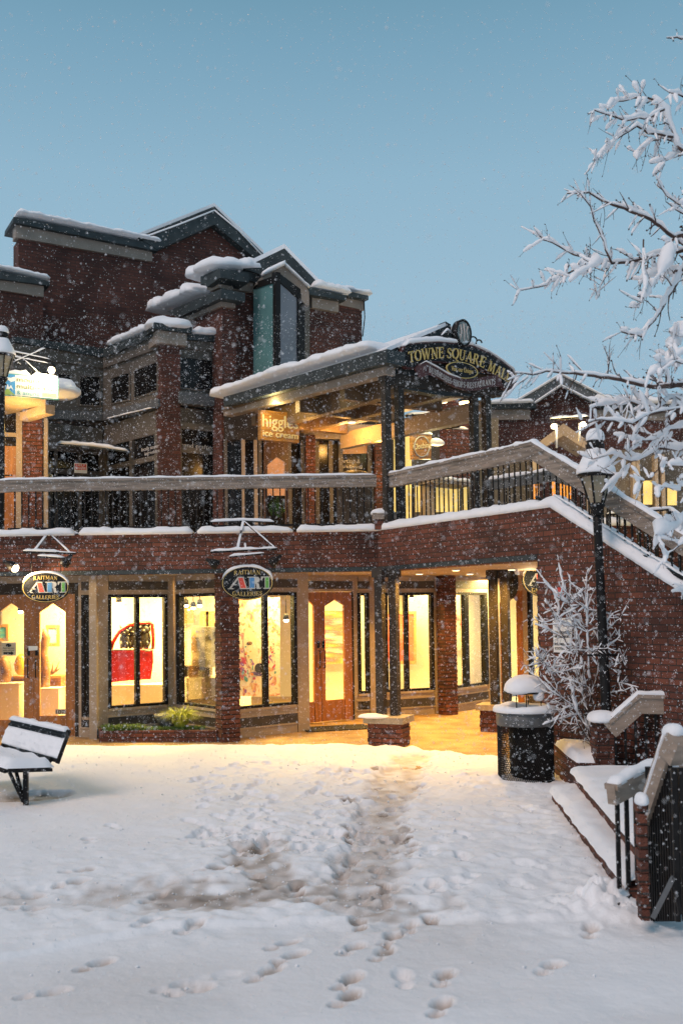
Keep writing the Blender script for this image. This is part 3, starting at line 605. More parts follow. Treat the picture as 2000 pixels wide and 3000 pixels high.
m_ = MB(); zz = VB.at(2120, 1812).z; a = wx(Sc, ZT + .15) - VB.n * .05; b = wx(Sd, zz + .15) - VB.n * .05; m_.bar(a - VB.t * .3, b, .03, .03, BLACK); m_.snowline([a, b], .03, .02, SNOW); m_.build('bottom_rail', RB)
# capped brick plinth at the porch posts
PL = thing('plinth', 'small brick plinth with grey cap and snow where the balcony rail meets the bridge rail', 'plinth', (A2.x, 14.9, ZT))
c = P(1125, 1500, 14.88); m_ = MB(); m_.box((c.x, 14.9, ZT + .08), .3, .34, .16, BRICK); m_.build('brick_base', PL)
m_ = MB(); m_.box((c.x, 14.9, ZT + .2), .36, .4, .09, GREYWOOD); m_.build('cap', PL); m_ = MB(); m_.blob((c.x - .02, 14.88, ZT + .25), .18, .2, .08, SNOW, p=.7); m_.build('snow_cap', PL)
# second rail across the deck and inner stair rails
RC = thing('far_railing', 'snow lined dark railing on the far side of the stair landing', 'railing', (3, 15, ZT))
VR = VP((1430, 15.6), (1640, 14.6)); ra = VR.at(1430, 1408); rb = VR.at(1622, 1378); rc = P(1700, 1400, 14.2); rd = P(2080, 1600, 11.5)
m_ = MB(); board_rail(m_, [ra, rb, rc, rd], .16, .06, STEEL); m_.build('top_rail', RC); balusters(RC, [ra, rb, rc, rd], .14, lambda p: p.z - .85, .12); m_ = MB(); m_.snowline([ra, rb, rc, rd], .1, .06, SNOW); m_.build('snow_cap', RC)
ra = P(1778, 1505, 13.0); rb = P(1960, 1490, 12.6); rc = P(2060, 1560, 11.9)
RD = thing('handrail', 'black pipe handrail with snow lying along it behind the stair balusters', 'railing', (4, 12.5, ZT)); m_ = MB(); m_.tube([ra, rb, rc], .025, BLACK); 
for q in (ra, ra.lerp(rb, .5), rb): m_.tube([q, q - Vector((0, 0, .7))], .02, BLACK)
m_.build('pipe', RD); m_ = MB(); m_.snowline([ra, rb, rc], .06, .04, SNOW); m_.build('snow_cap', RD)
LW = thing('landing_wall', 'low snow topped brick wall behind the stair balusters, lit yellow', 'wall', (4, 13, 0)); m_ = MB(); Vq = VP((1660, 13.6), (2020, 13.0)); Vq.poly(m_, [(1700, 1600), (2060, 1760), (2060, 1540), (1700, 1540)], BRICK, 0, .2); m_.build('brick_face', LW)
m_ = MB(); m_.snowline([Vq.at(1700, 1540, -.1), Vq.at(2060, 1540, -.1)], .28, .12, SNOW); m_.build('snow_cap', LW); lamp('POINT', P(1840, 1560, 12.3), 12, (1, .75, .25), .1)

# ================================================================== upper brick theatre block with gable
U1 = thing('gabled_brick_block', 'tall dark brick building with flat parapet at left and a gable, highest on the skyline', 'building', (-5, 21, ZT))
VM = VP((40, 20.6), (765, 23.4))
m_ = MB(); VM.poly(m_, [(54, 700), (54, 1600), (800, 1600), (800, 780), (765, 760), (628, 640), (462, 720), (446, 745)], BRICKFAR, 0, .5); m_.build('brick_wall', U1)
m_ = MB(); VM.poly(m_, [(54, 700), (54, 1300), (40, 1300), (40, 700)], BRICKFAR, -.5, 4) if False else None
m_ = MB(); VM.poly(m_, [(46, 652), (46, 694), (446, 765), (446, 730)], BAND, .08, .3); VM.poly(m_, [(127, 868), (127, 836), (-300, 770), (-300, 800)], BAND, .6, .3) if False else None
m_.build('trim_band', U1)
m_ = MB(); VM.poly(m_, [(40, 634), (38, 650), (462, 735), (462, 714)], FLASH, .2, .9); VM.poly(m_, [(404, 694), (462, 731), (628, 657), (770, 775), (800, 790), (770, 742), (628, 604)], FLASH, .22, 1.2)
m_.build('roof_fascia', U1)
m_ = MB(); m_.snowline([VM.at(44, 632, 0), VM.at(250, 674, 0), VM.at(460, 716, 0)], .7, .09, SNOW, nz=.25); m_.build('snow_cap', U1)
m_ = MB(); a = [VM.at(x, y, .0) for x, y in ((404, 692), (628, 602), (772, 741))]
for i in (0, 1):   # roof slopes with snow, going back
    bk = -VM.n * 6; q = Vector((0, 0, .07)); m_.prism([a[i] + q, a[i + 1] + q, a[i + 1] + bk + q, a[i] + bk + q], Vector((0, 0, -.08)), SNOW)
m_.build('snowy_roof', U1)
m_ = MB(); 
for pp in ([(412, 694), (520, 655), (628, 612)], [(628, 612), (700, 672), (766, 742)]): m_.tube([VM.at(x, y + 3, .25) for x, y in pp], .018, SNOW)
m_.build('snow_line', U1)
# lower left wing
U0 = thing('low_brick_wing', 'lower brick wing with grey trim band cut by the left edge of the picture', 'building', (-7, 20, ZT))
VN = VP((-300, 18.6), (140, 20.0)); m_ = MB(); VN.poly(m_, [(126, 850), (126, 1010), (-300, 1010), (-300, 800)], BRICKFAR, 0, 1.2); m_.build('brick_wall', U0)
m_ = MB(); VN.poly(m_, [(128, 869), (128, 838), (-300, 768), (-300, 800)], BAND, .06, .3); m_.build('trim_band', U0); m_ = MB(); VN.poly(m_, [(146, 836), (146, 824), (0, 793), (-300, 730), (-300, 752), (0, 816)], FLASH, .15, 1.2); m_.build('roof_fascia', U0)
m_ = MB(); m_.snowline([VN.at(-300, 728, -.1), VN.at(0, 790, -.1), VN.at(140, 822, -.1)], .5, .08, SNOW); m_.build('snow_cap', U0)

# ================================================================== ice cream shop building (grey siding, square windows)
IC = thing('ice_cream_shop', 'grey panelled two storey shop with dark square windows and a brick pilaster', 'building', (-3.5, 19, ZT))
VL = VP((40, 19.2), (302, 20.3)); VRr = VP((302, 20.3), (462, 18.75)); VS = VP((525, 18.75), (662, 19.35))
def wall_holes(vp, root, outline, holes, mt, off=0, th=.25, gl=DARKGL, name='wall', fr=SIDING):
    m_ = MB(); vp.poly(m_, outline, mt, off, th); m_.build(name, root)
    for h_ in holes:
        f = MB(); xs = [p[0] for p in h_]; ys = [p[1] for p in h_]; cx, cy = sum(xs) / 4, sum(ys) / 4
        o4 = [(x + (3.2 if x > cx else -3.2), y + (3.2 if y > cy else -3.2)) for x, y in h_]
        for i in range(4):
            j = (i + 1) % 4; vp.poly(f, [o4[i], o4[j], h_[j], h_[i]], fr, off + .03, .05)
        fo = f.build('window', root); g_ = MB(); vp.poly(g_, h_, gl, off + .008, .02); g_.build('pane', fo)
wall_holes(VL, IC, [(40, 985), (40, 1225), (302, 1232), (302, 1035)], [[(172, 1095), (207, 1098), (207, 1165), (172, 1162)], [(235, 1101), (293, 1104), (293, 1188), (235, 1184)], [(95, 1088), (150, 1092), (150, 1160), (95, 1156)]], SIDING)
wall_holes(VRr, IC, [(302, 1035), (302, 1232), (462, 1195), (462, 975)], [[(326, 1108), (377, 1091), (377, 1169), (326, 1181)], [(393, 1086), (459, 1060), (459, 1143), (393, 1165)]], SIDING)
wall_holes(VS, IC, [(524, 985), (524, 1185), (660, 1195), (660, 995)], [[(529, 1045), (632, 1058), (632, 1146), (529, 1134)]], SIDING)
m_ = MB(); VL.poly(m_, [(40, 985), (40, 1000), (302, 1046), (302, 1019)], FLASH, .12, .3); VRr.poly(m_, [(302, 1019), (302, 1046), (455, 982), (455, 962)], FLASH, .12, .3); VS.poly(m_, [(524, 977), (524, 992), (660, 1003), (660, 984)], FLASH, .12, .3); m_.build('roof_fascia', IC)
m_ = MB(); VL.poly(m_, [(40, 1004), (40, 1040), (302, 1078), (302, 1048)], SIDING, .05, .2); VRr.poly(m_, [(302, 1048), (302, 1078), (462, 1020), (462, 984)], SIDING, .05, .2); VS.poly(m_, [(524, 994), (524, 1018), (660, 1031), (660, 1006)], SIDING, .05, .2)
VL.poly(m_, [(40, 1196), (40, 1222), (302, 1232), (302, 1206)], STEEL, .1, .2); VRr.poly(m_, [(302, 1206), (302, 1232), (462, 1190), (462, 1168)], STEEL, .1, .2); VS.poly(m_, [(524, 1146), (524, 1180), (655, 1190), (655, 1158)], STEEL, .1, .2); m_.build('trim_band', IC)
pl = P(492, 1780, 18.65); p_top = P(492, 1010, 18.65).z; pillar('brick_pilaster', (pl.x, pl.y + .12), .38, .36, ZT - .1, p_top, R_(28), IC, mt=BRICKFAR)
m_ = MB(); m_.box((pl.x, pl.y + .12, p_top + .1), .58, .56, .24, BAND, R_(28)); m_.box((pl.x, pl.y + .12, p_top + .27), .74, .72, .12, FLASH, R_(28)); m_.build('pilaster_cap', IC)
m_ = MB(); m_.blob((pl.x, pl.y + .1, p_top + .33), .44, .42, .2, SNOW, .16, p=.75, rot=R_(28), n=28); m_.build('snow_cap', IC)
m_ = MB(); m_.snowline([VRr.at(330, 1012, .0), VRr.at(450, 962, .0)], .35, .12, SNOW); m_.snowline([VS.at(560, 976, .05), VS.at(635, 982, .05)], .3, .13, SNOW); m_.snowline([VRr.at(314, 1226, .16), VRr.at(445, 1194, .16)], .04, .02, SNOW); m_.build('roof_snow', IC)
# shopfront of the ice cream shop: mullions in front of a dark interior
def shopwin(vp, root, pl_, pr_, z0, z1, muls, gl=DARKGL, mt=SIDING, tr=None, base=ZT - .1):
    m_ = MB(); vp.rect(m_, pl_, pr_, base, z0, mt, 0, .15); vp.rect(m_, pl_, pr_, z1, z1 + .12, mt, 0, .15)
    for q in [pl_ + 3, pr_ - 3] + muls: vp.rect(m_, q - 4.5, q + 4.5, z0, z1, mt, .002, .12)
    if tr: vp.rect(m_, pl_ + 7.6, pr_ - 7.6, tr, tr + .1, mt, .0, .1)
    fo = m_.build('shop_window', root); g_ = MB(); vp.rect(g_, pl_, pr_, z0, z1, gl, -.05, .02); g_.build('pane', fo)
shopwin(VL, IC, 128, 300, ZT + .15, 5.2, [165, 235], tr=4.75)
shopwin(VRr, IC, 304, 460, ZT + .15, 5.35, [383], tr=4.85)
shopwin(VS, IC, 526, 655, ZT + .15, 5.45, [], tr=5.0)
m_ = MB(); VL.rect(m_, 128, 300, 5.3, 5.75, SIDING, -.02, .15); VRr.rect(m_, 304, 460, 5.46, 5.8, SIDING, -.02, .15); VS.rect(m_, 526, 655, 5.56, 5.85, DEN, -.02, .15); m_.build('sign_frieze', IC)
def label_text(vp, body, px0, py0, px1, py1, hpx, mt, root, off=.02, name='lettering', th=.006):
    mb = MB(); vx = (px1 - px0, py1 - py0)
    text(mb, body, lambda u, v: vp.at(px0 + vx[0] * u, py0 + vx[1] * u - v * hpx, off), mt, th, vp.n); mb.build(name, root)
label_text(VRr, 'locally sourced', 415, 1323, 470, 1309, 11, PALE, IC, .02); label_text(VRr, 'ingredients', 424, 1334, 472, 1323, 10, PALE, IC, .02)
label_text(VS, 'hand crafted', 530, 1308, 627, 1318, 12, PALE, IC, -.03); label_text(VS, 'made here', 537, 1326, 618, 1332, 12, PALE, IC, -.03)
AW = thing('awning', 'thin snow covered sloping awning over the dark shop windows', 'awning', P(260, 1310, 18.8)); a0 = P(165, 1298, 19.0); a1 = P(372, 1320, 19.2); m_ = MB()
m_.prism([a0, a1, a1 + Vector((0, 1.0, .25)), a0 + Vector((0, 1.0, .25))], Vector((0, 0, -.03)), FLASH); m_.build('canopy', AW); m_ = MB(); m_.snowline([a0 + Vector((0, .1, .0)), a0.lerp(a1, .5) + Vector((0, .1, .03)), a1 + Vector((0, .1, 0))], .3, .07, SNOW); m_.build('snow_cap', AW)
HW = MB(); VH = VP((200, 19.4), (300, 19.9)); VH.poly(HW, [(218, 1356), (255, 1358), (255, 1387), (218, 1385)], WHITE, 0, .01); VH.poly(HW, [(220, 1358), (253, 1360), (253, 1377), (220, 1376)], REDL, .004, .004)
text(HW, 'HELP', lambda u, v: VH.at(223 + 26 * u, 1365.5 + u - v * 6, .005), WHITE, .003, VH.n); text(HW, 'WANTED', lambda u, v: VH.at(222 + 30 * u, 1374 + u - v * 6, .005), WHITE, .003, VH.n)
HW.build('help_wanted_sign', None, 'small red and white help wanted notice in the dark shop window', 'sign')
# lit entrance at far left of the upper level
LE = thing('upper_shop_entrance', 'orange lit wooden shop entrance with brick pier at far left of the upper level', 'building', (-6, 18, ZT)); VE = VP((-100, 18.0), (140, 18.3))
m_ = MB(); VE.rect(m_, -300, 128, ZT - .1, 6.4, COLMAT, -.3, .2); m_.build('back_wall', LE); m_ = MB(); VE.rect(m_, 10, 47, ZT - .1, 5.05, WOODDOOR, 0, .1); m_.build('door', LE); m_ = MB(); VE.poly(m_, [(47, 1200), (65, 1210), (65, 1560), (47, 1560)], BEIGE, .03, .15); VE.poly(m_, [(-60, 1262), (47, 1268), (47, 1280), (-60, 1276)], BEIGE, .02, .15); m_.build('post', LE)
m_ = MB(); VE.poly(m_, [(66, 1232), (125, 1215), (125, 1560), (66, 1560)], BRICK, .02, .3); m_.build('brick_pier', LE); m_ = MB(); VE.poly(m_, [(128, 1225), (140, 1225), (140, 1560), (128, 1560)], BEIGE, 0, .2); m_.build('jamb', LE)
VE2 = VP((20, 17.9), (140, 17.2)); m_ = MB(); VE2.poly(m_, [(57, 1208), (57, 1232), (133, 1210), (133, 1183)], BEIGE, .0, .2); m_.build('beam', LE); m_ = MB(); a = VE.at(-80, 1205); 
m_.prism([VE2.at(133, 1186, 0), VE.at(20, 1215, 0), VE.at(-120, 1180, 0), P(-100, 1150, 16.6), P(135, 1160, 16.6)], Vector((0, 0, .12)), BEIGE); m_.build('canopy_soffit', LE); m_ = MB(); m_.blob(P(160, 1150, 17.2), .45, .5, .22, SNOW); m_.build('snow_cap', LE)
m_ = MB(); VE.rect(m_, -60, 46, 5.16, 5.62, DARKGL, .0, .05); m_.build('transom_window', LE); lamp('POINT', P(60, 1260, 17.1), 55, (1, .6, .18), .12); lamp('POINT', P(-60, 1300, 17.0), 20, (1, .6, .18), .12)

# ================================================================== brick tower with tall glass bay
m_ = MB(); m_.box((-4.6, 20.6, 4.9), 5.2, .2, 3.7, COLMAT); m_.build('inner_wall', IC)
TW = thing('brick_tower_block', 'brick block with thick snow caps and a tall glass bay under a small gable', 'building', (-1.5, 20, ZT))
VT = VP((650, 18.9), (760, 19.5)); VTl = VP((462, 21.6), (650, 18.9))
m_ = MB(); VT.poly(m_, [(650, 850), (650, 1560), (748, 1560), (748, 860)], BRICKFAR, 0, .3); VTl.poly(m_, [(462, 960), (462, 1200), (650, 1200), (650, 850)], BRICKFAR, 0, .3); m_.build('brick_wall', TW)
m_ = MB(); VT.poly(m_, [(640, 812), (640, 842), (748, 856), (748, 826)], BAND, .08, .3); VTl.poly(m_, [(606, 825), (606, 848), (640, 842), (640, 812)], BAND, .08, .3); VTl.poly(m_, [(540, 916), (540, 945), (648, 895), (648, 862)], BAND, .06, .3); m_.build('trim_band', TW)
m_ = MB(); VT.poly(m_, [(640, 786), (640, 812), (762, 824), (762, 800)], FLASH, .2, .6); VTl.poly(m_, [(586, 822), (606, 840), (645, 812), (645, 786)], FLASH, .2, .6); VTl.poly(m_, [(490, 912), (520, 930), (648, 872), (648, 845)], FLASH, .18, .5); m_.build('roof_fascia', TW)
m_ = MB(); m_.snowline([VTl.at(590, 822, -.02), VTl.at(636, 790, -.02), VT.at(668, 789, -.05), VT.at(712, 795, -.05), VT.at(764, 803, -.05)], .75, .2, SNOW, nz=.3, fr=3); m_.snowline([VTl.at(466, 916, -.1), VTl.at(530, 890, -.1), VTl.at(600, 855, -.1)], .7, .22, SNOW, nz=.35, fr=2.5); m_.build('snow_cap', TW)
# bay
Vb1 = VP((742, 19.3), (808, 18.55)); Vb2 = VP((808, 18.55), (900, 19.35))
m_ = MB(); Vb1.poly(m_, [(742, 846), (742, 1106), (800, 1080), (800, 826)], TEALGL, 0, .03); m_.build('pane', TW, 'tall pane coloured teal for the sky reflected in it')
m_ = MB(); Vb2.poly(m_, [(818, 822), (818, 1070), (880, 1085), (880, 880), (855, 862)], GREYGL, 0, .03); m_.build('pane', TW, 'tall pane with grey blind behind it')
m_ = MB(); Vb1.poly(m_, [(799, 800), (799, 1084), (808, 1080), (808, 795)], BLACK, .03, .1); Vb2.poly(m_, [(808, 795), (808, 1080), (819, 1072), (819, 800)], BLACK, .03, .1); Vb2.poly(m_, [(873, 858), (873, 1090), (893, 1095), (893, 860)], BLACK, .03, .1); Vb2.poly(m_, [(819, 800), (819, 825), (893, 890), (893, 856)], BLACK, .025, .1); Vb1.poly(m_, [(742, 828), (742, 846), (800, 828), (800, 808)], BLACK, .025, .1)
Vb2.poly(m_, [(893, 850), (893, 1100), (907, 1100), (907, 850)], SIDING, .03, .15); Vb1.poly(m_, [(742, 1104), (742, 1130), (812, 1110), (812, 1078)], SIDING, .02, .1); Vb2.poly(m_, [(808, 1078), (808, 1110), (880, 1110), (880, 1084)], SIDING, .02, .1); m_.build('bay_frame', TW)
VG = VP((715, 19.15), (945, 19.6)); m_ = MB(); VG.poly(m_, [(760, 815), (745, 835), (809, 812), (850, 842), (895, 892), (905, 895), (905, 840), (833, 776)], BAND, .25, .3); m_.build('gable_board', TW)
m_ = MB(); VG.poly(m_, [(712, 785), (766, 804), (833, 773), (908, 842), (945, 842), (833, 727)], FLASH, .1, 1.2); m_.build('gable_roof', TW)
m_ = MB(); m_.snowline([VG.at(768, 806, .3), VG.at(833, 774, .3)], .2, .07, SNOW, taper=False); m_.snowline([VG.at(833, 774, .3), VG.at(906, 842, .3)], .14, .04, SNOW, taper=False)
a = [VG.at(x, y, .1) for x, y in ((712, 783), (833, 725), (945, 840))]; bk = -VG.n * 3
for i in (0, 1): m_.prism([a[i] + Vector((0, 0, .08)), a[i + 1] + Vector((0, 0, .08)), a[i + 1] + bk + Vector((0, 0, .08)), a[i] + bk + Vector((0, 0, .08))], Vector((0, 0, -.09)), SNOW)
m_.build('roof_snow', TW)
VQ = VP((900, 19.5), (1075, 20.3)); m_ = MB(); VQ.poly(m_, [(905, 870), (905, 1560), (1060, 1560), (1060, 880)], BRICKFAR, 0, .4); m_.build('brick_wall', TW)
m_ = MB(); VQ.poly(m_, [(914, 868), (914, 900), (992, 914), (992, 882)], BAND, .1, .3); VQ.poly(m_, [(993, 866), (993, 892), (1068, 908), (1068, 880)], BAND, .02, .3); m_.build('trim_band', TW)
m_ = MB(); VQ.poly(m_, [(900, 838), (908, 862), (1014, 880), (1014, 864)], FLASH, .25, .6); VQ.poly(m_, [(960, 838), (1014, 866), (1079, 878), (1079, 866)], FLASH, .15, .6); m_.build('roof_fascia', TW)
m_ = MB(); m_.snowline([VQ.at(908, 843, .1), VQ.at(960, 852, .1), VQ.at(1013, 864, .1)], .5, .13, SNOW); m_.snowline([VQ.at(985, 848, -.2), VQ.at(1078, 866, -.2)], .4, .08, SNOW); m_.build('roof_snow', TW)
m_ = MB(); m_.tube([VQ.at(1066, 880, .05), VQ.at(1068, 930, .1), VQ.at(1062, 985, .05)], .012, BLACK); m_.build('cable', TW)
m_ = MB(); VQ.poly(m_, [(1030, 1000), (1030, 1030), (1085, 1040), (1085, 1008)], FLASH, .3, .8); VQ.rect(m_, 1030, 1240, ZT, 6.3, DEN, .3, .2) if False else None; m_.build('lower_fascia', TW)
# ================================================================== porch canopy
Ca = P(1130, 1780, 14.62); Cl = P(655, 1780, 18.2); VC = VP((Cl.x, Cl.y), (Ca.x, Ca.y), raw=True); Cr = P(1478, 1780, 15.9); VD = VP((Ca.x, Ca.y), (Cr.x, Cr.y), raw=True)
CP = thing('porch_canopy', 'snow covered gabled porch over the upper shop fronts, carried on paired dark posts', 'canopy', (0, 16, ZT))
zb = VC.at(1130, 1097).z; zt_ = zb + .2
m_ = MB(); VC.poly(m_, [(655, 1192), (655, 1219), (1130, 1097), (1130, 1062)], BAND, .0, .18); m_.build('eave_beam', CP)
m_ = MB(); VC.poly(m_, [(655, 1163), (655, 1190), (1133, 1062), (1133, 1022)], FLASH, .14, .35); VC.poly(m_, [(664, 1166), (664, 1172), (960, 1094), (960, 1088)], FLASH, .2, .2) if False else None; m_.build('gutter', CP)
m_ = MB(); m_.snowline([VC.at(660, 1166, -.15), VC.at(760, 1132, -.15), VC.at(860, 1098, -.15), VC.at(1000, 1060, -.15), VC.at(1125, 1022, -.15)], .8, .14, SNOW, nz=.26, fr=2); 
rg0 = VD.at(1305, 944, .0); bkv = (Cl - Ca); bkv.z = 0; q = Vector((0, 0, .0)); c1 = VC.at(1133, 1018, .0); c0 = VC.at(660, 1162, .0); rz_ = rg0.z
rgb = rg0 + bkv * .95; m_.prism([c0, c1, rg0, rgb], Vector((0, 0, -.06)), SNOW); m_.build('roof_snow', CP)
m_ = MB(); VD.poly(m_, [(1185, 1012), (1305, 941), (1320, 950), (1322, 1000), (1478, 1130), (1478, 1160), (1300, 1160), (1133, 1130), (1133, 1022)], FLASH, -.02, .15); m_.build('gable_end', CP)
m_ = MB(); m_.prism([VD.at(1322, 955, -.1), VD.at(1478, 1125, -.1), VD.at(1478, 1125, -.1) + bkv, VD.at(1322, 955, -.1) + bkv], Vector((0, 0, -.06)), SNOW); m_.build('roof_snow', CP)
m_ = MB(); VD.poly(m_, [(1140, 1095), (1140, 1128), (1470, 1160), (1470, 1120)], COLMAT, .03, .22); m_.build('front_beam', CP)
# porch ceiling and inner beams
m_ = MB(); zc = 5.62; s = VC.n
def Q(p, z, o=0): return Vector((p.x, p.y, z))
CL = mat('porch_ceiling', (.13, .075, .035), .7, .2, 2.)
m_.prism([Q(Cl, zc), Q(Ca, zc), Q(Cr, zc), Q(Cr + bkv * .9, zc)], Vector((0, 0, .06)), CL); m_.build('ceiling', CP)
BRB = mat('brown_beam', (.17, .11, .06), .6, .2, 5); m_ = MB(); fr_ = (Cr - Ca); fr_.z = 0
for k, zz_, hh in ((.3, 5.3, .32), (.62, 5.3, .3), (1.0, 5.06, .3)):
    a = Ca + fr_ * k + bkv * .06; b = a + bkv * .84; m_.bar(Q(a, zz_ + hh / 2), Q(b, zz_ + hh / 2), .16, hh, BEIGE if k == 1.0 else BRB)
for k in (.28, .55, .85):
    a = Ca + bkv * k + fr_ * .1; b = a + fr_ * .85; m_.bar(Q(a, 5.44), Q(b, 5.44), .14, .26, BRB)
m_.build('inner_beams', CP)
for pl_, pr_, yb in ((1119, 1148, 0), (1157, 1187, 0), (1377, 1405, 0), (1414, 1441, 0)):
    m_ = MB(); a = VD.sz((pl_ + pr_) / 2, 4, -.05); wd = .108; m_.box((a.x, a.y, (ZT - .08 + zb + .1) / 2), wd, wd, zb + .1 - ZT + .08, COLMAT, math.atan2(VD.t.y, VD.t.x)); m_.box((a.x, a.y, zb - .02), wd + .05, wd + .05, .1, COLMAT, math.atan2(VD.t.y, VD.t.x)); m_.build('post', CP)
def downlight(px, py, z, root_group, e=8, r=.07, col=(1, .54, .11), lab='round recessed light glowing in the porch ceiling', spot=140):
    p = G(px, py, z) if False else CAM + ray(px, py) * ((z - 2.0) / ray(px, py).z)
    m_ = MB(); m_.lathe((p.x, p.y, z - .022), [(r * 1.15, .02), (r * 1.15, .004), (r, 0)], WHITE, 16); m_.lathe((p.x, p.y, z - .026), [(r * .9, .003), (r * .9, 0)], LEDS, 16)
    m_.build('recessed_light', None, lab, 'ceiling light', root_group); lamp('SPOT', (p.x, p.y, z - .05), e, col, .06, (0, 0, 0), spot=spot)
for px, py in ((812, 1204), (1074, 1135), (1030, 1234), (1298, 1175), (880, 1200)): downlight(px, py, 5.6 if py < 1210 else 5.28, 'recessed lights in the porch ceiling', 26)
for px, py in ((475, 1687), (1206, 1661), (1381, 1648), (1228, 1679), (1335, 1668), (1376, 1679), (1498, 1666), (690, 1690), (880, 1692), (330, 1690)): downlight(px, py, ZS, 'recessed lights in the ground level soffit', 190, .06, lab='round recessed light in the soffit over the ground level walkway')
# ================================================================== shops behind the porch
SH = thing('porch_shop_fronts', 'upper level shop fronts under the porch with orange lit brick piers and glazed doors', 'building', (0, 20, ZT)); VX = VP((655, 18.9), (1125, 19.5))
m_ = MB(); VX.rect(m_, 655, 763, ZT - .1, 5.25, COLMAT, -.1, .1); VX.rect(m_, 655, 890, 5.25, 5.75, COLMAT, -.05, .2); VX.rect(m_, 891, 1130, 5.3, 5.6, BEIGE, -.03, .2); VX.rect(m_, 640, 1180, ZT - .1, 6.3, COLMAT, -.45, .2); m_.build('wall', SH)
m_ = MB()
for px in (662, 714, 750, 763, 850, 888): VX.rect(m_, px - 5, px + 5, ZT - .1, 5.25, BEIGE if px in (714, 750) else SIDING, .0, .1)
for px in (930, 970, 1000, 1085): VX.rect(m_, px - 6, px + 6, ZT - .1, 5.25, SIDING, .0, .1)
m_.build('jambs', SH)
m_ = MB(); VX.rect(m_, 660, 770, ZT, 5.2, DARKGL, -.08, .02); m_.build('shop_window', SH); m_ = MB(); VX.rect(m_, 925, 1099, ZT, 5.2, DARKGL, -.08, .02); m_.build('shop_window', SH)
def pier(px0, px1): 
    m_ = MB(); VX.rect(m_, px0, px1, ZT - .1, 5.35, BRICK, .12, .3); m_.build('brick_pier', SH)
pier(897, 925); pier(1101, 1121)
m_ = MB(); dm = mat('dark_wood_door', (.09, .045, .02), .4, .3, 4, stretch=(6, 6, .6)); VX.poly(m_, [(772, 1250), (772, 1560), (783, 1560), (783, 1360), (810, 1338), (835, 1352), (835, 1560), (845, 1560), (845, 1250)], dm, .0, .06); od = m_.build('door', SH)
m_ = MB(); VX.poly(m_, [(783, 1362), (783, 1452), (835, 1452), (835, 1352), (810, 1339)], emat('warm_lit_pane', (.75, .36, .16), .55, .7, 3.5), -.03, .01); m_.build('pane', od)
m_ = MB(); VX.poly(m_, [(1001, 1252), (1001, 1330), (1076, 1328), (1076, 1250)], emat('amber_glow_pane', (.75, .33, .1), .45, .75, 2.2), -.07, .01); m_.build('pane', SH, 'upper pane with a patchy amber glow put into its colour')  # amber glow is put into the pane's own emission colour
label_text(VX, 'artisan &', 1003, 1355, 1054, 1357, 11, PALE, SH, -.05); label_text(VX, 'traditional', 1003, 1371, 1060, 1373, 10, PALE, SH, -.05)
WR = thing('wreath', 'green leafy wreath hanging on the door behind the balcony balusters', 'wreath', VX.at(810, 1487, .05)); m_ = MB(); rr = random.Random(3); gm = mat('evergreen', (.03, .11, .025), .7, .5, 30.); cc = VX.at(810, 1487, .08)
for i in range(420):
    a = rr.uniform(0, 6.28); r = rr.uniform(0, .17) ** 1; q = cc + VX.t * math.cos(a) * r + Vector((0, 0, math.sin(a) * r * 1.15)) + VX.n * rr.uniform(0, .06); d = Vector((rr.uniform(-1, 1), rr.uniform(-1, 1), rr.uniform(-1, 1))) * .03; e2 = Vector((rr.uniform(-1, 1), rr.uniform(-1, 1), rr.uniform(-1, 1))) * .02; m_.add([q - d, q + e2, q + d], [(0, 1, 2)], gm)
m_.build('leaves', WR)
bp_ = P(1040, 1460, 17.6); lamp('POINT', P(1010, 1262, 18.2), 55, (1, .5, .12), .1); lamp('POINT', P(910, 1300, 18.1), 20, (1, .5, .12), .1); lamp('POINT', P(1110, 1300, 18.3), 14, (1, .5, .12), .1)
BN = thing('litter_bin', 'dark litter bin with a domed snow rimmed lid behind the balcony rail', 'bin', (bp_.x, bp_.y, ZT)); m_ = MB(); m_.lathe((bp_.x, bp_.y, ZT), [(.3, 0), (.33, .1), (.33, 1.0), (.36, 1.02), (.36, 1.08)], DEN, 24); m_.build('body', BN)
m_ = MB(); m_.lathe((bp_.x, bp_.y, ZT + 1.08), [(.36, 0), (.33, .1), (.2, .18), (.03, .22)], BLACK, 24); m_.build('lid', BN)
# hanging ice cream sign
VI = VP((764, 17.3), (877, 17.75)); IS = thing('ice_cream_sign', 'carved wooden ice cream sign with pale raised lettering hanging under the porch', 'sign', VI.at(820, 1290)); m_ = MB()
VI.poly(m_, [(764, 1200), (764, 1287), (876, 1297), (877, 1212)], WOODSIGN, 0, .1); m_.build('board', IS)
label_text(VI, 'higgles', 768, 1249, 872, 1257, 36, mat('cream_lettering', (.85, .75, .45), .4, .1, 8), IS, .0, th=.02); label_text(VI, 'ice cream', 769, 1277, 872, 1287, 19, MATS['cream_lettering'], IS, .0, th=.02)
m_ = MB(); 
for x in (775, 866): m_.tube([VI.at(x, 1205, -.05), VI.at(x, 1170, -.05)], .012, BLACK)
m_.build('hanger', IS); lamp('POINT', VI.at(800, 1190, .55), 26, (1, .75, .3), .05)
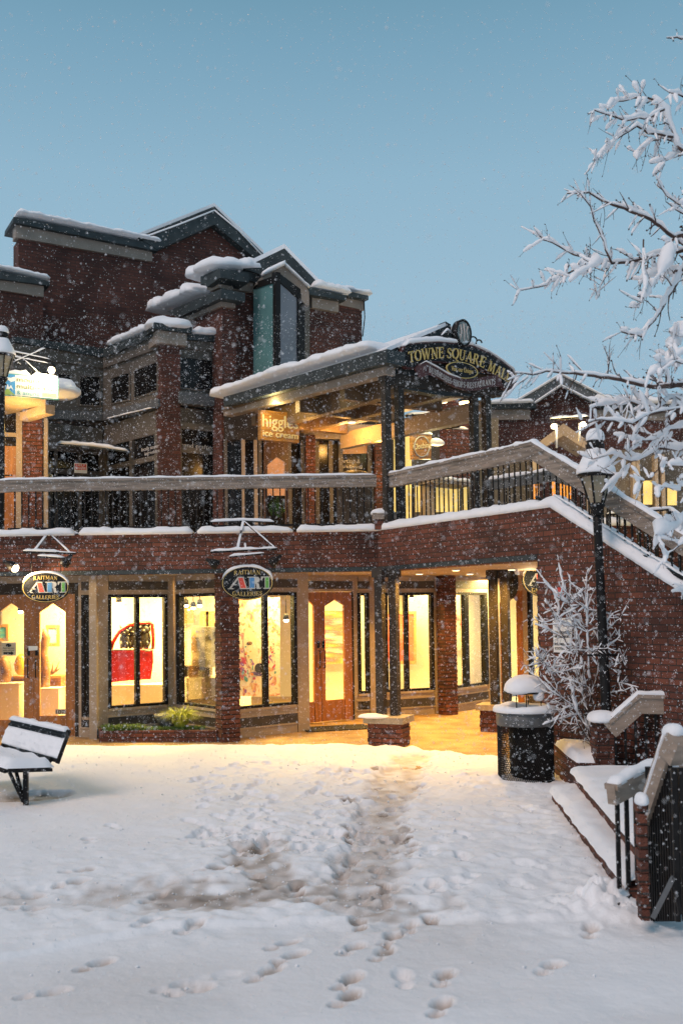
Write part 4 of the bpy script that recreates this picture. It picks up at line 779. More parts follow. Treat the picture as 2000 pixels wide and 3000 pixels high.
# clothing sign with bracket and lamps
VK = VP((1225, 18.0), (1345, 18.6)); CS = thing('clothing_sign', 'brown carved clothing sign hanging from a snowy bracket beyond the porch posts', 'sign', VK.at(1280, 1345)); m_ = MB()
VK.poly(m_, [(1205, 1270), (1207, 1345), (1262, 1345), (1264, 1272)], WOODSIGN, 0, .06); m_.build('board', CS)
label_text(VK, 'Clothing', 1209, 1318, 1262, 1310, 17, MATS['cream_lettering'], CS, 0, th=.012); m_ = MB(); m_.tube([VK.at(1235 + 22 * math.cos(a / 3), 1308 - 30 * math.sin(a / 3), .01) for a in range(1, 20)], .012, PALE); m_.build('scroll', CS)
m_ = MB(); m_.tube([VK.at(1188, 1218), VK.at(1290, 1208)], .025, BLACK); m_.tube([VK.at(1215, 1222), VK.at(1285, 1300, -.5)], .02, BLACK); m_.tube([VK.at(1213, 1240), VK.at(1213, 1270)], .008, BLACK); m_.tube([VK.at(1258, 1225), VK.at(1256, 1272)], .008, BLACK); m_.build('bracket', CS)
m_ = MB(); m_.snowline([VK.at(1188, 1216), VK.at(1290, 1206)], .05, .04, SNOW); m_.snowline([VK.at(1203, 1270), VK.at(1264, 1272)], .07, .04, SNOW); m_.blob(VK.at(1278, 1300), .15, .15, .1, SNOW); m_.build('snow_cap', CS)
for x, y in ((1208, 1238), (1285, 1244)):
    m_ = MB(); q = VK.at(x, y, .1); m_.lathe((q.x, q.y, q.z), [(.09, 0), (.07, .05), (.025, .12), (.02, .16)], BLACK, 16); m_.lathe((q.x, q.y, q.z - .012), [(.075, .01), (.06, 0)], LEDS, 16); m_.build('lamp_shade', CS); lamp('POINT', (q.x, q.y - .02, q.z - .06), 4, (.9, 1, .45), .03)
# wall lantern
q = P(1363, 1212, 17.6); WL = thing('wall_lantern', 'bright wall lantern on a snowy bracket just behind the right hand porch posts', 'lantern', q); m_ = MB(); m_.lathe(q, [(.07, 0), (.11, .2), (.11, .21)], emat('lantern_glass', (1, .75, .4), 7), 6, False); m_.build('glass', WL)
m_ = MB(); m_.lathe(q + Vector((0, 0, .21)), [(.14, 0), (.06, .1), (.01, .14)], BLACK, 6, False); m_.lathe(q - Vector((0, 0, .03)), [(.03, 0), (.08, .03)], BLACK, 6, False); m_.tube([q - Vector((0, 0, .03)), q + Vector((-.12, .05, -.22)), q + Vector((-.35, .1, -.24))], .02, BLACK); m_.build('bracket', WL); m_ = MB(); m_.snowline([q + Vector((-.36, .1, -.22)), q + Vector((.05, .1, -.26))], .08, .05, SNOW); m_.build('snow_cap', WL); lamp('POINT', q + Vector((0, -.2, .1)), 22, (1, .7, .3), .08)
# yellow lit shop beyond the bridge
YS = thing('yellow_lit_shop', 'shop with yellow lit windows seen between the bridge balusters', 'building', P(1290, 1600, 21)); VY = VP((1180, 20.0), (1450, 21.0)); m_ = MB()
VY.poly(m_, [(1150, 1225), (1150, 1560), (1460, 1560), (1460, 1225)], SIDING, 0, .3); m_.build('wall', YS)
YE = emat('yellow_lit_glass', (.95, .68, .2), .9, .35, 2.5)
for a, b, y0, y1 in ((1188, 1205, 1230, 1520), (1155, 1160, 1200, 1500), (1218, 1240, 1415, 1500), (1278, 1302, 1412, 1500), (1304, 1345, 1418, 1500), (1355, 1372, 1425, 1495)):
    m_ = MB(); VY.poly(m_, [(a, y0), (a, y1), (b, y1), (b, y0)], YE, .02, .02); fo = m_.build('window', YS)
m_ = MB(); VY.poly(m_, [(1310, 1170), (1310, 1400), (1385, 1400), (1385, 1170)], BRICK, .3, .3); VY.poly(m_, [(1245, 1395), (1245, 1560), (1275, 1560), (1275, 1395)], BEIGE, .25, .2); m_.build('brick_pier', YS); m_ = MB(); m_.snowline([VY.at(1262, 1402, .5), VY.at(1380, 1415, .5)], .4, .07, SNOW); m_.build('snow_cap', YS)
m_ = MB(); VY.poly(m_, [(1262, 1402), (1262, 1412), (1380, 1424), (1380, 1414)], GREYWOOD, .6, .6); m_.build('ledge', YS); lamp('POINT', P(1250, 1350, 18.5), 40, (1, .8, .35), .15)
# ================================================================== far brick building at right
FB = thing('far_brick_building', 'distant brick building with snowy gable behind the stairs at right', 'building', P(1640, 1500, 25)); VZ = VP((1430, 25.5), (2100, 24.5)); m_ = MB()
VZ.poly(m_, [(1420, 1190), (1420, 1600), (2150, 1600), (2150, 1200), (1735, 1180), (1643, 1120), (1560, 1182)], BRICKFAR, 0, .5); m_.build('brick_wall', FB)
m_ = MB(); VZ.poly(m_, [(1430, 1199), (1430, 1230), (1552, 1228), (1552, 1199)], BAND, .06, .2); VZ.poly(m_, [(1740, 1200), (1740, 1225), (1950, 1232), (1950, 1203)], BAND, .06, .2); m_.build('trim_band', FB)
m_ = MB(); VZ.poly(m_, [(1420, 1184), (1420, 1198), (1570, 1195), (1570, 1181)], FLASH, .2, .5); VZ.poly(m_, [(1733, 1176), (1733, 1190), (1990, 1203), (1990, 1184)], FLASH, .2, .5); VZ.poly(m_, [(1512, 1176), (1565, 1181), (1643, 1130), (1735, 1178), (1782, 1168), (1643, 1098)], STEEL, .22, .6); m_.build('roof_fascia', FB)
m_ = MB(); m_.snowline([VZ.at(1430, 1184, .1), VZ.at(1562, 1180, .1)], .5, .11, SNOW); m_.snowline([VZ.at(1735, 1175, .1), VZ.at(2000, 1185, .1)], .5, .16, SNOW)
for pp in ([(1515, 1174), (1643, 1097)], [(1643, 1097), (1780, 1167)], [(1566, 1181), (1643, 1130)], [(1643, 1130), (1733, 1176)]): m_.snowline([VZ.at(x, y, .25) for x, y in pp], .2, .05, SNOW, taper=False, nz=.1)
a = VZ.at(1515, 1172); b = VZ.at(1643, 1096); m_.prism([a, b, b - VZ.n * 5, a - VZ.n * 5 - Vector((1, 0, 0))], Vector((0, 0, -.1)), SNOW)
m_.build('roof_snow', FB)
VV = VP((1560, 22.0), (1740, 22.0)); m_ = MB(); VV.poly(m_, [(1565, 1305), (1580, 1320), (1650, 1275), (1720, 1318), (1735, 1300), (1650, 1240)], BEIGE, 0, 1.0); m_.build('porch_gable', FB)
OR = emat('orange_lit_glass', (1, .36, .04), .75, .3, 2.); 
m_ = MB(); VV.rect(m_, 1430, 1562, 3.0, 5.4, SIDING, -.2, .2); VV.rect(m_, 1562, 1580, 3.0, 5.6, BEIGE, 0, .2); VV.rect(m_, 1722, 1738, 3, 5.4, BEIGE, 0, .2); VV.rect(m_, 1740, 2150, 3, 5.45, SIDING, -.2, .2); m_.build('wall', FB)
for a, b, y0, y1, mt in ((1563, 1578, 1412, 1462, OR), (1610, 1628, 1404, 1462, OR), (1640, 1672, 1398, 1462, OR), (1884, 1910, 1408, 1478, YE), (1955, 1982, 1418, 1480, YE)):
    m_ = MB(); VV.poly(m_, [(a, y0), (a, y1), (b, y1), (b, y0)], mt, .03, .02); fo = m_.build('window', FB)
m_ = MB()
for x in (1860, 1872, 1925, 1945): VV.rect(m_, x - 5, x + 5, 3, 5.3, BEIGE, .02, .2)
m_.build('post', FB); lamp('POINT', P(1640, 1320, 20.5), 55, (1, .62, .15), .15); lamp('POINT', P(1930, 1400, 20.5), 35, (1, .75, .3), .15)
BR = thing('lamp_bracket', 'snow covered hanging bracket with two small bright lamps before the far gable', 'light', P(1660, 1310, 20)); m_ = MB(); Vw = VP((1600, 20), (1730, 20))
m_.tube([Vw.at(1610, 1228), Vw.at(1722, 1222)], .03, BLACK); m_.tube([Vw.at(1610, 1232), Vw.at(1640, 1245)], .02, BLACK)
for x, y in ((1630, 1312), (1697, 1292)): m_.tube([Vw.at(x, 1240), Vw.at(x, y)], .02, WHITE)
m_.build('frame', BR); m_ = MB(); m_.snowline([Vw.at(1610, 1226), Vw.at(1722, 1219)], .08, .05, SNOW); m_.build('snow_cap', BR)
for x, y in ((1622, 1249), (1708, 1243)): m_ = MB(); m_.blob(Vw.at(x, y, .05), .06, .05, .05, BULB, 0, flat=1); m_.build('bulb', BR); lamp('POINT', Vw.at(x, y, .15), 9, (1, .7, .3), .04)
# ================================================================== TOWNE SQUARE MALL sign
MS = thing('mall_sign', 'curved black mall sign with gold lettering, maroon ribbon and round emblem above the porch', 'sign', VD.at(1340, 1160, .4)); K3 = lambda x, y: (1100 + x / 2.613, 880 + y / 2.613)
def top(off): return off
def curve_poly(mb, pts, mt, off, th):
    mb.prism([VD.at(*K3(x, y), off) for x, y in pts], -VD.n * th, mt)
oT = [(190, 400), (215, 350), (245, 328), (350, 318), (480, 312), (600, 322), (740, 342), (870, 398), (960, 458), (1045, 525), (1068, 575), (1085, 610), (1060, 650)]
oB = [(1030, 688), (975, 675), (955, 615), (930, 575), (850, 545), (760, 510), (620, 485), (500, 472), (385, 470), (340, 488), (300, 522), (240, 520), (200, 480)]
m_ = MB(); curve_poly(m_, oT + oB, MAROON, .16, .08)
def shrink(pts, k, c): return [(c[0] + (x - c[0]) * k, c[1] + (y - c[1]) * k) for x, y in pts]
inn = [(x, y + 12) for x, y in oT[2:10]]; inb = [(x, y - 9) for x, y in oB[3:9]]
m_.build('frame', MS); m_ = MB(); curve_poly(m_, [(205, 405), (228, 362)] + inn + [(1050, 590), (1040, 640), (1020, 668), (985, 660), (965, 605)] + inb + [(330, 478), (295, 508), (245, 505), (212, 470)], SIGNBLK, .175, .03); m_.build('black_panel', MS)
bx_ = [250, 380, 500, 600, 700, 800, 880, 960, 1020]; by_ = [478, 452, 440, 444, 468, 503, 553, 595, 628]
def onarc(x0, x1, hgt, yy=0):
    def f(u, v):
        x = x0 + (x1 - x0) * u; y = float(np.interp(x, bx_, by_)); y2 = float(np.interp(x + 10, bx_, by_)); sl = (y2 - y) / 10; return VD.at(*K3(x + v * hgt * sl * .5, y + yy - v * hgt), .19)
    return f
for wd, x0, x1, hg in (('TOWNE', 256, 520, 84), ('SQUARE', 545, 826, 78), ('MALL', 852, 1022, 76)):
    m_ = MB(); serif(m_, wd, onarc(x0, x1, hg), GOLD, VD.n, .01); m_.build('lettering', MS)
rt = [(300, 520), (345, 482), (385, 464), (470, 508), (560, 562), (650, 592), (740, 602), (830, 584), (930, 568), (958, 600)]; rbm = [(975, 655), (880, 662), (800, 684), (700, 692), (600, 662), (500, 602), (420, 568), (340, 590)]
m_ = MB(); curve_poly(m_, rt + rbm, MAROON, .21, .03); m_.build('ribbon', MS)
rbx = [405, 470, 560, 650, 740, 830, 915]; rby = [545, 580, 632, 665, 672, 654, 640]
def rf(x0, x1, hg): return lambda u, v: VD.at(*K3(x0 + (x1 - x0) * u, float(np.interp(x0 + (x1 - x0) * u, rbx, rby)) - v * hg), .215)
m_ = MB(); serif(m_, 'BUSINESSES.SHOPS.RESTAURANTS', rf(408, 915, 44), PALE, VD.n, .006, .12); m_.build('ribbon_lettering', MS)
m_ = MB(); ov = [(663 + 112 * math.cos(a), 532 + 56 * math.sin(a) + 18 * math.cos(a)) for a in [i * math.pi / 14 for i in range(28)]]; curve_poly(m_, ov, SIGNBLK, .235, .03); m_.build('oval_panel', MS)
m_ = MB(); curve_poly(m_, [(663 + (x - 663) * 1.08, 532 + (y - 532) * 1.1) for x, y in ov], GOLD, .23, .02); text(m_, 'Visit our Unique', lambda u, v: VD.at(*K3(580 + 165 * u, 536 + 25 * u - 36 * v), .238), GOLD, .005, VD.n); m_.build('oval_lettering', MS)
cc = VD.at(*K3(670, 248), .2); m_ = MB(); AXD = Matrix((VD.t, Vector((0, 0, 1)), -VD.n)).transposed()
m_.add([cc + VD.t * math.cos(a) * r * .9 + Vector((0, 0, math.sin(a) * r * 1.22)) + VD.n * o2 for r, o2 in ((.175, -.1), (.175, .02), (.15, .03), (.145, .01)) for a in [i * math.pi / 16 for i in range(32)]],
       [(i * 32 + k, i * 32 + (k + 1) % 32, (i + 1) * 32 + (k + 1) % 32, (i + 1) * 32 + k) for i in range(3) for k in range(32)], BLACK, True)
m_.add([cc + VD.t * math.cos(a) * .145 * .9 + Vector((0, 0, math.sin(a) * .145 * 1.22)) + VD.n * .012 for a in [i * math.pi / 16 for i in range(32)]], [tuple(range(32))], rampmat('emblem_relief', [(.08, .1, .1), (.3, .34, .33), (.1, .13, .13), (.4, .42, .4)], 18, 3, .5, (1, 1, .5)))
for pp in ([(-.08, -.12), (-.05, .02), (-.07, .12)], [(.0, -.14), (.01, 0), (-.01, .14)], [(.08, -.1), (.05, .03), (.08, .11)]): m_.tube([cc + VD.t * x + Vector((0, 0, z)) + VD.n * .02 for x, z in pp], .012, PALE)
m_.build('emblem', MS)
m_ = MB()
for sx, x0, y0 in ((-1, 575, 275), (1, 745, 310)):
    for k, r in ((0, 30), (45, 22)): m_.tube([VD.at(*K3(x0 + sx * k + r * math.cos(a) * sx, y0 + abs(k) * .35 - r * math.sin(a) * 1.1), .17) for a in [i * .35 for i in range(12)]], .012, BLACK)
m_.build('scrollwork', MS)
m_ = MB(); m_.snowline([VD.at(*K3(x, y - 2), .14) for x, y in oT[1:7]], .14, .07, SNOW, nz=.35); m_.snowline([VD.at(*K3(x, y - 2), .14) for x, y in oT[6:11]], .1, .03, SNOW, nz=.4); m_.snowline([VD.at(*K3(x, y), .22) for x, y in rt[1:6]], .05, .015, SNOW); m_.snowline([VD.at(*K3(x, y), .12) for x, y in ((505, 262), (545, 225), (575, 238))], .06, .03, SNOW); m_.build('snow_cap', MS)
# shop sign at upper left with bracket and bulb
VM2 = VP((10, 16.3), (175, 16.5)); MV = thing('shop_sign', 'brightly lit pale shop sign with blue mountain picture at upper left', 'sign', VM2.at(90, 1170)); quad = [(13, 1092), (13, 1158), (172, 1171), (170, 1108)]
def sgn(u, v, o=.0): x = 13 + 158 * u; return VM2.at(x, 1158 + 13 * u - v * (66 - 3 * u), o)
def sq(mb, pts, mt, o, th=.006): mb.prism([sgn(u, v, o) for u, v in pts], -VM2.n * th, mt)
m_ = MB(); sq(m_, [(0, 0), (1, 0), (1, 1), (0, 1)], mat('sign_teal_edge', (.12, .42, .4), .5, .1, 5), 0, .05); m_.build('board', MV)
m_ = MB(); sq(m_, [(.012, .04), (.985, .04), (.985, .96), (.012, .96)], mat('sign_cream', (.85, .84, .74), .5, .04, 5), .006); m_.build('face', MV)
m_ = MB(); sq(m_, [(.012, .04), (.2, .04), (.2, .96), (.012, .96)], RGBm('sky_blue_paint', (.07, .3, .6)), .009, .004); sq(m_, [(.012, .62), (.07, .7), (.12, .62), (.2, .7), (.2, .88), (.1, .8), (.012, .86)], WHITE, .012, .004)
sq(m_, [(.012, .2), (.05, .36), (.09, .28), (.2, .04), (.2, .04), (.012, .04)], RGBm('meadow_green_paint', (.3, .42, .1)), .012, .004); sq(m_, [(.03, .3), (.06, .52), (.09, .38), (.12, .5), (.17, .25), (.12, .36), (.09, .3)], WHITE, .014, .004); m_.build('mountain_picture', MV)
OL = RGBm('olive_letter', (.25, .24, .07)); TLc = RGBm('teal_letter', (.15, .4, .42))
m_ = MB(); text(m_, 'mountain', lambda u, v: sgn(.23 + .62 * u, .68 + .2 * v, .008), OL, .004, VM2.n); text(m_, 'multi-vision', lambda u, v: sgn(.23 + .74 * u, .38 + .2 * v, .008), OL, .004, VM2.n); text(m_, '& sound', lambda u, v: sgn(.23 + .42 * u, .1 + .18 * v, .008), TLc, .004, VM2.n)
for k in (.1, .15, .2, .25): sq(m_, [(.7, k), (.97, k), (.97, k + .015), (.7, k + .015)], OL, .01, .003)
m_.build('lettering', MV)
m_ = MB(); sn_ = MB()
for (x0, y0, x1, y1) in ((30, 1030, 150, 1055), (40, 1062, 132, 1022), (36, 1046, 142, 1066), (70, 1055, 112, 1095), (36, 1050, 60, 1070)):
    a, b = VM2.at(x0, y0, .05), VM2.at(x1, y1, -.05); m_.bar(a, b, .025, .025, BLACK); sn_.snowline([a + Vector((0, 0, .012)), b + Vector((0, 0, .012))], .03, .028, SNOW, nz=.5)
m_.build('bracket', MV); sn_.snowline([sgn(u / 10, 1, -.02) for u in range(11)], .08, .06, SNOW, nz=.9, fr=9); sn_.build('snow_cap', MV)
m_ = MB(); q = VM2.at(151, 1084, .12); m_.blob(q, .055, .055, .055, BULB, 0, flat=1); m_.build('bulb', MV); m_ = MB(); m_.lathe(q + Vector((0, 0.03, .03)), [(.06, 0), (.05, .06), (.02, .1)], BLACK, 14); m_.build('lamp_shade', MV)
lamp('SPOT', q + Vector((0, -.12, 0)), 45, (1, .85, .5), .05, Vector((-.35, .5, -.6)).to_track_quat('-Z', 'Y').to_euler(), spot=150); lamp('POINT', q + Vector((-.1, -.25, -.05)), 7, (1, .8, .5), .05)
# ================================================================== oval gallery signs
LETW = RGBm('sign_letter_white', (.5, .49, .45))
def oval_sign(cx, cy, rx, ry, d, label, letters=True, lit=False, rz=None, bracket=True, full=True):
    vp = VP((cx - 100, d), (cx + 100, d)) if rz is None else rz
    c = vp.at(cx, cy); root = thing('gallery_sign', label, 'sign', c, 'oval black gallery signs')
    s = (vp.at(cx + rx, cy) - c).length; t = (vp.at(cx, cy - ry) - c).length; E = lambda k, o: [c + vp.t * (s * k * math.cos(a)) + Vector((0, 0, t * k * math.sin(a))) + vp.n * o for a in [i * math.pi / 24 for i in range(48)]]
    m_ = MB(); m_.prism(E(1, .03), -vp.n * .06, SIGNBLK); m_.build('board', root)
    m_ = MB(); a, b = E(.955, .032), E(.93, .032); a2, b2 = E(.955, .036), E(.93, .036); m_.add(a2 + b2, [(i, (i + 1) % 48, (i + 1) % 48 + 48, i + 48) for i in range(48)], GOLD)
    W = lambda u, v: c + vp.t * (s * u) + Vector((0, 0, t * v)) + vp.n * .034
    m_.build('gold_rim', root)
    m_ = MB(); serif(m_, 'RAITMAN', lambda u, v: W(-.5 + u * 1.0, .46 + v * .25 + .05 * math.sin(u * math.pi)), GOLD, vp.n, .004); serif(m_, 'GALLERIES', lambda u, v: W(-.56 + u * 1.12, -.72 + v * .24 - .05 * math.sin(u * math.pi)), GOLD, vp.n, .004); m_.build('gold_lettering', root)
    def pg(mb, pts, mt, o=.0): mb.prism([W(x, y) + vp.n * (.004 + o) for x, y in pts], -vp.n * .004, mt)
    m_ = MB()   # A
    pg(m_, [(-.72, -.36), (-.36, .36), (-.12, .36), (-.12, .30), (-.3, .3), (-.64, -.36)], LETW); pg(m_, [(-.74, -.36), (-.74, -.30), (-.52, -.30), (-.52, -.36)], LETW); pg(m_, [(-.6, -.13), (-.6, -.07), (-.4, -.07), (-.4, -.13)], LETW)
    pg(m_, [(-.38, .36), (-.14, .36), (.0, -.36), (-.28, -.36)], LETW, .001); pg(m_, [(-.34, .30), (-.17, .30), (-.05, -.3), (-.25, -.3)], REDL, .004)
    m_.build('letter', root); m_ = MB()   # R
    pg(m_, [(.0, -.36), (.0, -.3), (.07, -.3), (.07, .3), (.0, .3), (.0, .36), (.3, .36), (.3, -.36)], LETW); pg(m_, [(.09, -.3), (.09, .3), (.27, .3), (.27, -.3)], BLUL, .004)
    pg(m_, [(.3, .36), (.42, .34), (.47, .24), (.47, .12), (.42, .03), (.36, .0), (.44, -.06), (.47, -.3), (.52, -.3), (.5, -.36), (.36, -.36), (.33, -.1), (.3, -.05)], LETW)
    m_.build('letter', root); m_ = MB()   # T
    pg(m_, [(.52, .36), (.52, .14), (.56, .14), (.6, .3), (.66, .3), (.66, -.3), (.6, -.3), (.6, -.36), (.9, -.36) if False else (.88, -.36), (.88, -.3), (.84, -.3), (.84, .3), (.9, .3), (.94, .14), (.97, .14), (.97, .36)], LETW); pg(m_, [(.69, -.3), (.69, .3), (.81, .3), (.81, -.3)], GRNL, .004); 
    m_.build('letter', root)
    m_ = MB(); m_.snowline([c + vp.t * (s * math.cos(a)) + Vector((0, 0, t * math.sin(a) - .01)) for a in [R_(165 - i * 7.5) for i in range(21)]], .08, .045, SNOW, nz=.4, step=.03); m_.build('snow_cap', root)
    return root, c, vp
s1, c1, v1 = oval_sign(135, 1721, 70, 45, 14.35, 'oval black gallery sign with snowy rim hanging in front of the left wooden doors')
s2, c2, v2 = oval_sign(725, 1708, 77, 50, 14.35, 'oval black gallery sign with snowy rim hanging beside the brick pillar')
V3 = VP((1500, 16.6), (1640, 16.6)); s3, c3, v3 = oval_sign(1590, 1698, 62, 50, 16.6, 'oval gallery sign brightly lit in the arcade, cut off by the brick stair wall', rz=V3); lamp('POINT', c3 + Vector((-.3, -.45, -.05)), 14, (1, .8, .45), .04); lamp('SPOT', c3 + Vector((-.35, -.9, .25)), 40, (1, .8, .5), .04, (Vector((.2, .9, -.2))).to_track_quat('-Z', 'Y').to_euler(), spot=70)
ES = thing('edge_on_sign', 'oval sign seen edge on, dark crescent hanging beside the dark arcade posts', 'sign', P(1500, 1710, 16.2)); m_ = MB(); q = P(1497, 1708, 16.2); Ve = VP(((q.x - .1), q.y + .4), ((q.x + .1), q.y - .4), raw=True)
m_.prism([q + Ve.t * (.28 * math.cos(a)) + Vector((0, 0, .26 * math.sin(a))) for a in [i * math.pi / 16 for i in range(32)]], Ve.n * .06, SIGNBLK); m_.build('board', ES); m_ = MB(); m_.snowline([q + Ve.t * (.28 * math.cos(a)) + Vector((0, 0, .26 * math.sin(a))) for a in [R_(150 - i * 10) for i in range(13)]], .08, .04, SNOW); m_.build('snow_cap', ES)
def bracket(root, c, apx, apy, bl, br, floods, stand=True):
    """A shaped snow laden truss from the parapet holding the sign"""
    m_ = MB(); sn = MB(); ap = P(apx, apy, 14.9); bz = c.z + (0.50 if True else 0)
    L_, R2 = P(bl[0], bl[1], 14.25), P(br[0], br[1], 14.25); mid = L_.lerp(R2, .35); mid2 = L_.lerp(R2, .55)
    f = P(apx - 18 if apx > 600 else apx - 45, (bl[1] + br[1]) / 2, 14.25); f2 = f + (R2 - L_).normalized() * .55
    for a, b, w_ in ((L_, R2, .03), (ap, f, .03), (ap, f2, .02), (ap.lerp(f, .55) + Vector((.07, 0, -.1)), f + Vector((.12, 0, 0)), .025), (P(bl[0] + (br[0] - bl[0]) * .28, bl[1] + 14, 14.25), P(bl[0] + (br[0] - bl[0]) * .8, br[1] + 14, 14.25), .025)):
        m_.bar(a, b, w_, w_, BLACK); sn.snowline([a + Vector((0, 0, w_ / 2)), b + Vector((0, 0, w_ / 2))], w_ * 1.25, .032 if abs(b.z - a.z) < .1 else .012, SNOW, nz=.6)
    m_.bar(ap, ap + Vector((0, .4, 0)), .03, .03, BLACK)
    ty = P(apx, apy - 2, 14.9); tl, tr_ = P(apx - 95, apy + 2, 14.9), P(apx + 90, apy + 2, 14.9); m_.bar(tl, tr_, .025, .025, BLACK); sn.snowline([tl, ty, tr_], .05, .04, SNOW)
    for dx in (-.21, .21): m_.tube([Vector((c.x + dx, c.y, c.z + .22)), Vector((c.x + dx, c.y, bz))], .005, BLACK, 5)
    m_.build('bracket', root); sn.build('snow_cap', root)
    for (x, y, lit, dx) in floods:
        k = MB(); q = P(x, y, 14.2); tgt = (c - q).normalized(); zz = Vector((-tgt.x, -tgt.y, -tgt.z)); xx = zz.cross(Vector((0, 1, 0))).normalized(); yy = zz.cross(xx); A = Matrix((xx, yy, zz)).transposed()
        k.lathe(q, [(.075, -.09), (.07, -.02), (.035, .04), (.02, .1)], BLACK, 14, ax=A); ko = k.build('flood_lamp', root)
        if lit: b = MB(); b.blob(q + tgt * .09 - Vector((0, .02, 0)), .058, .058, .058, BULB, 0, flat=1); b.build('bulb', ko); lamp('SPOT', q + tgt * .15, 60, (1, .72, .4), .05, tgt.to_track_quat('-Z', 'Y').to_euler(), spot=150); lamp('POINT', q + Vector((0, -.1, -.1)), 9, (1, .7, .35), .06)
bracket(s1, c1, 142, 1561, (68, 1616), (222, 1622), [(28, 1654, True, 0), (198, 1640, False, 0)])
bracket(s2, c2, 713, 1526, (617, 1618), (812, 1608), [(621, 1648, False, 0), (808, 1640, False, 0)])
# arcade posts, plinths, door mats
def post(px0, px1, d, z0, z1, root, w_=.118):
    q = P((px0 + px1) / 2, 1850, d); m_ = MB(); m_.box((q.x, q.y, (z0 + z1) / 2), w_, w_, z1 - z0, COLMAT, R_(-30)); m_.box((q.x, q.y, z1 - .07), w_ + .05, w_ + .05, .13, COLMAT, R_(-30)); m_.build('post', root)
def pier_thing(cx, cy, w_, d_, h_, rz, label, snow, posts, plbl='arcade posts on brick plinths'):
    root = thing('brick_plinth', label, 'plinth', (cx, cy, 0), plbl); pillar('brick_base', (cx, cy), w_, d_, 0, h_, rz, root)
    m_ = MB(); m_.box((cx, cy, h_ + .045), w_ + .1, d_ + .1, .09, STONE, rz); m_.build('stone_cap', root)
    if snow: m_ = MB(); m_.blob((cx - .2, cy - .12, h_ + .09), .2, .14, .05, SNOW, .3, p=.6, rot=rz); m_.build('snow_cap', root)
    for a in posts: post(*a, h_ + .09, ZS - .003, root)
q = P(1140, 2150, 14.35); pier_thing(q.x, q.y + .1, .5, .42, .34, R_(-22), 'brick plinth with a patch of snow carrying two dark posts at the arcade front', True, ((1097, 1130, 14.45), (1137, 1172, 14.5)))
q = P(1462, 2110, 15.9); pier_thing(q.x, q.y + .1, .5, .42, .34, R_(-22), 'snowless brick plinth carrying two dark posts, partly hidden behind the litter bin', False, ((1430, 1462, 15.9), (1466, 1496, 15.9)))
for (px, py, w_, h_, lb) in ((985, 2135, 1.15, .62, 'dark door mat in front of the recessed wooden gallery door'),):
    a = G(px, py); m_ = MB(); m_.box((a.x, a.y, .008), w_, h_, .016, mat('rubber_mat', (.03, .025, .02), .9, .4, 40, .5), R_(18)); m_.build('door_mat', None, lb, 'mat')
# ================================================================== art in the gallery
def art(name, vp, pts, mt, label, cat='painting', frame=None, th=.04, group=None):
    root = thing(name, label, cat, vp.at(*pts[0]), group)
    m_ = MB(); vp.poly(m_, pts, mt, .02, th); m_.build('canvas', root)
    if frame:
        xs = [p[0] for p in pts]; ys = [p[1] for p in pts]; cx, cy = sum(xs) / len(xs), sum(ys) / len(ys); m_ = MB(); o4 = [(cx + (x - cx) * 1.0 + (7 if x > cx else -7), cy + (y - cy) + (9 if y > cy else -9)) for x, y in pts]
        for i in range(4): j = (i + 1) % 4; vp.poly(m_, [o4[i], o4[j], pts[j], pts[i]], frame, .035, .05)
        m_.build('picture_frame', root)
    return root
VA = VP((0, 17.6), (300, 17.6)); FRW = mat('gold_wood_frame', (.45, .26, .08), .4, .2, 6)
art('framed_landscape', VA, [(141, 1841), (141, 1885), (166, 1885), (166, 1841)], rampmat('landscape_paint', [(.12, .35, .08), (.75, .75, .6), (.2, .45, .7), (.15, .4, .75)], 3, 3, .5, (.3, .3, 3)), 'small landscape with blue sky in a wide frame, seen through the right hand door leaf', frame=FRW)
art('framed_landscape', VA, [(-6, 1838), (-6, 1870), (17, 1870), (17, 1838)], rampmat('meadow_paint', [(.5, .5, .1), (.1, .5, .6), (.1, .3, .6)], 4, 3, .5, (.3, .3, 3)), 'small bright landscape painting seen through the left hand door leaf', frame=FRW)
def pedestal(px0, px1, py0, py1, d, label, mt=WHITEW):
    a = P(px0, py0, d); b = P(px1, py1, d); m_ = MB(); m_.box(((a.x + b.x) / 2, d + .2, (a.z) / 2 + .012), b.x - a.x, .4, a.z - .024, mt); m_.box(((a.x + b.x) / 2, d + .2, a.z + .008), b.x - a.x + .02, .42, .015, mt); m_.build('pedestal', None, label, 'pedestal', 'white display pedestals')
pedestal(-30, 55, 2006, 2100, 16.9, 'white pedestal under a brown sculpture behind the left door leaf'); pedestal(116, 172, 2020, 2100, 16.7, 'white pedestal behind the right hand door leaf')
SC = mat('carved_brown_wood', (.3, .14, .05), .5, .4, 6, .4)
q = P(122, 2018, 16.8); m_ = MB(); m_.tube([q + Vector((0, .15, 0)), q + Vector((.02, .15, .3)), q + Vector((-.02, .15, .6)), q + Vector((.03, .15, .85)), q + Vector((.0, .15, 1.0))], [.09, .085, .07, .075, .03], SC, 12); m_.build('tall_wood_sculpture', None, 'tall twisted brown wood sculpture on the right pedestal', 'sculpture')
q = P(5, 2004, 17.0); m_ = MB(); m_.tube([q + Vector((0, .15, 0)), q + Vector((.03, .15, .2)), q + Vector((-.02, .15, .38)), q + Vector((.01, .15, .46))], [.1, .09, .1, .04], SC, 12); m_.build('squat_wood_sculpture', None, 'squat brown carved figure on the left pedestal', 'sculpture')
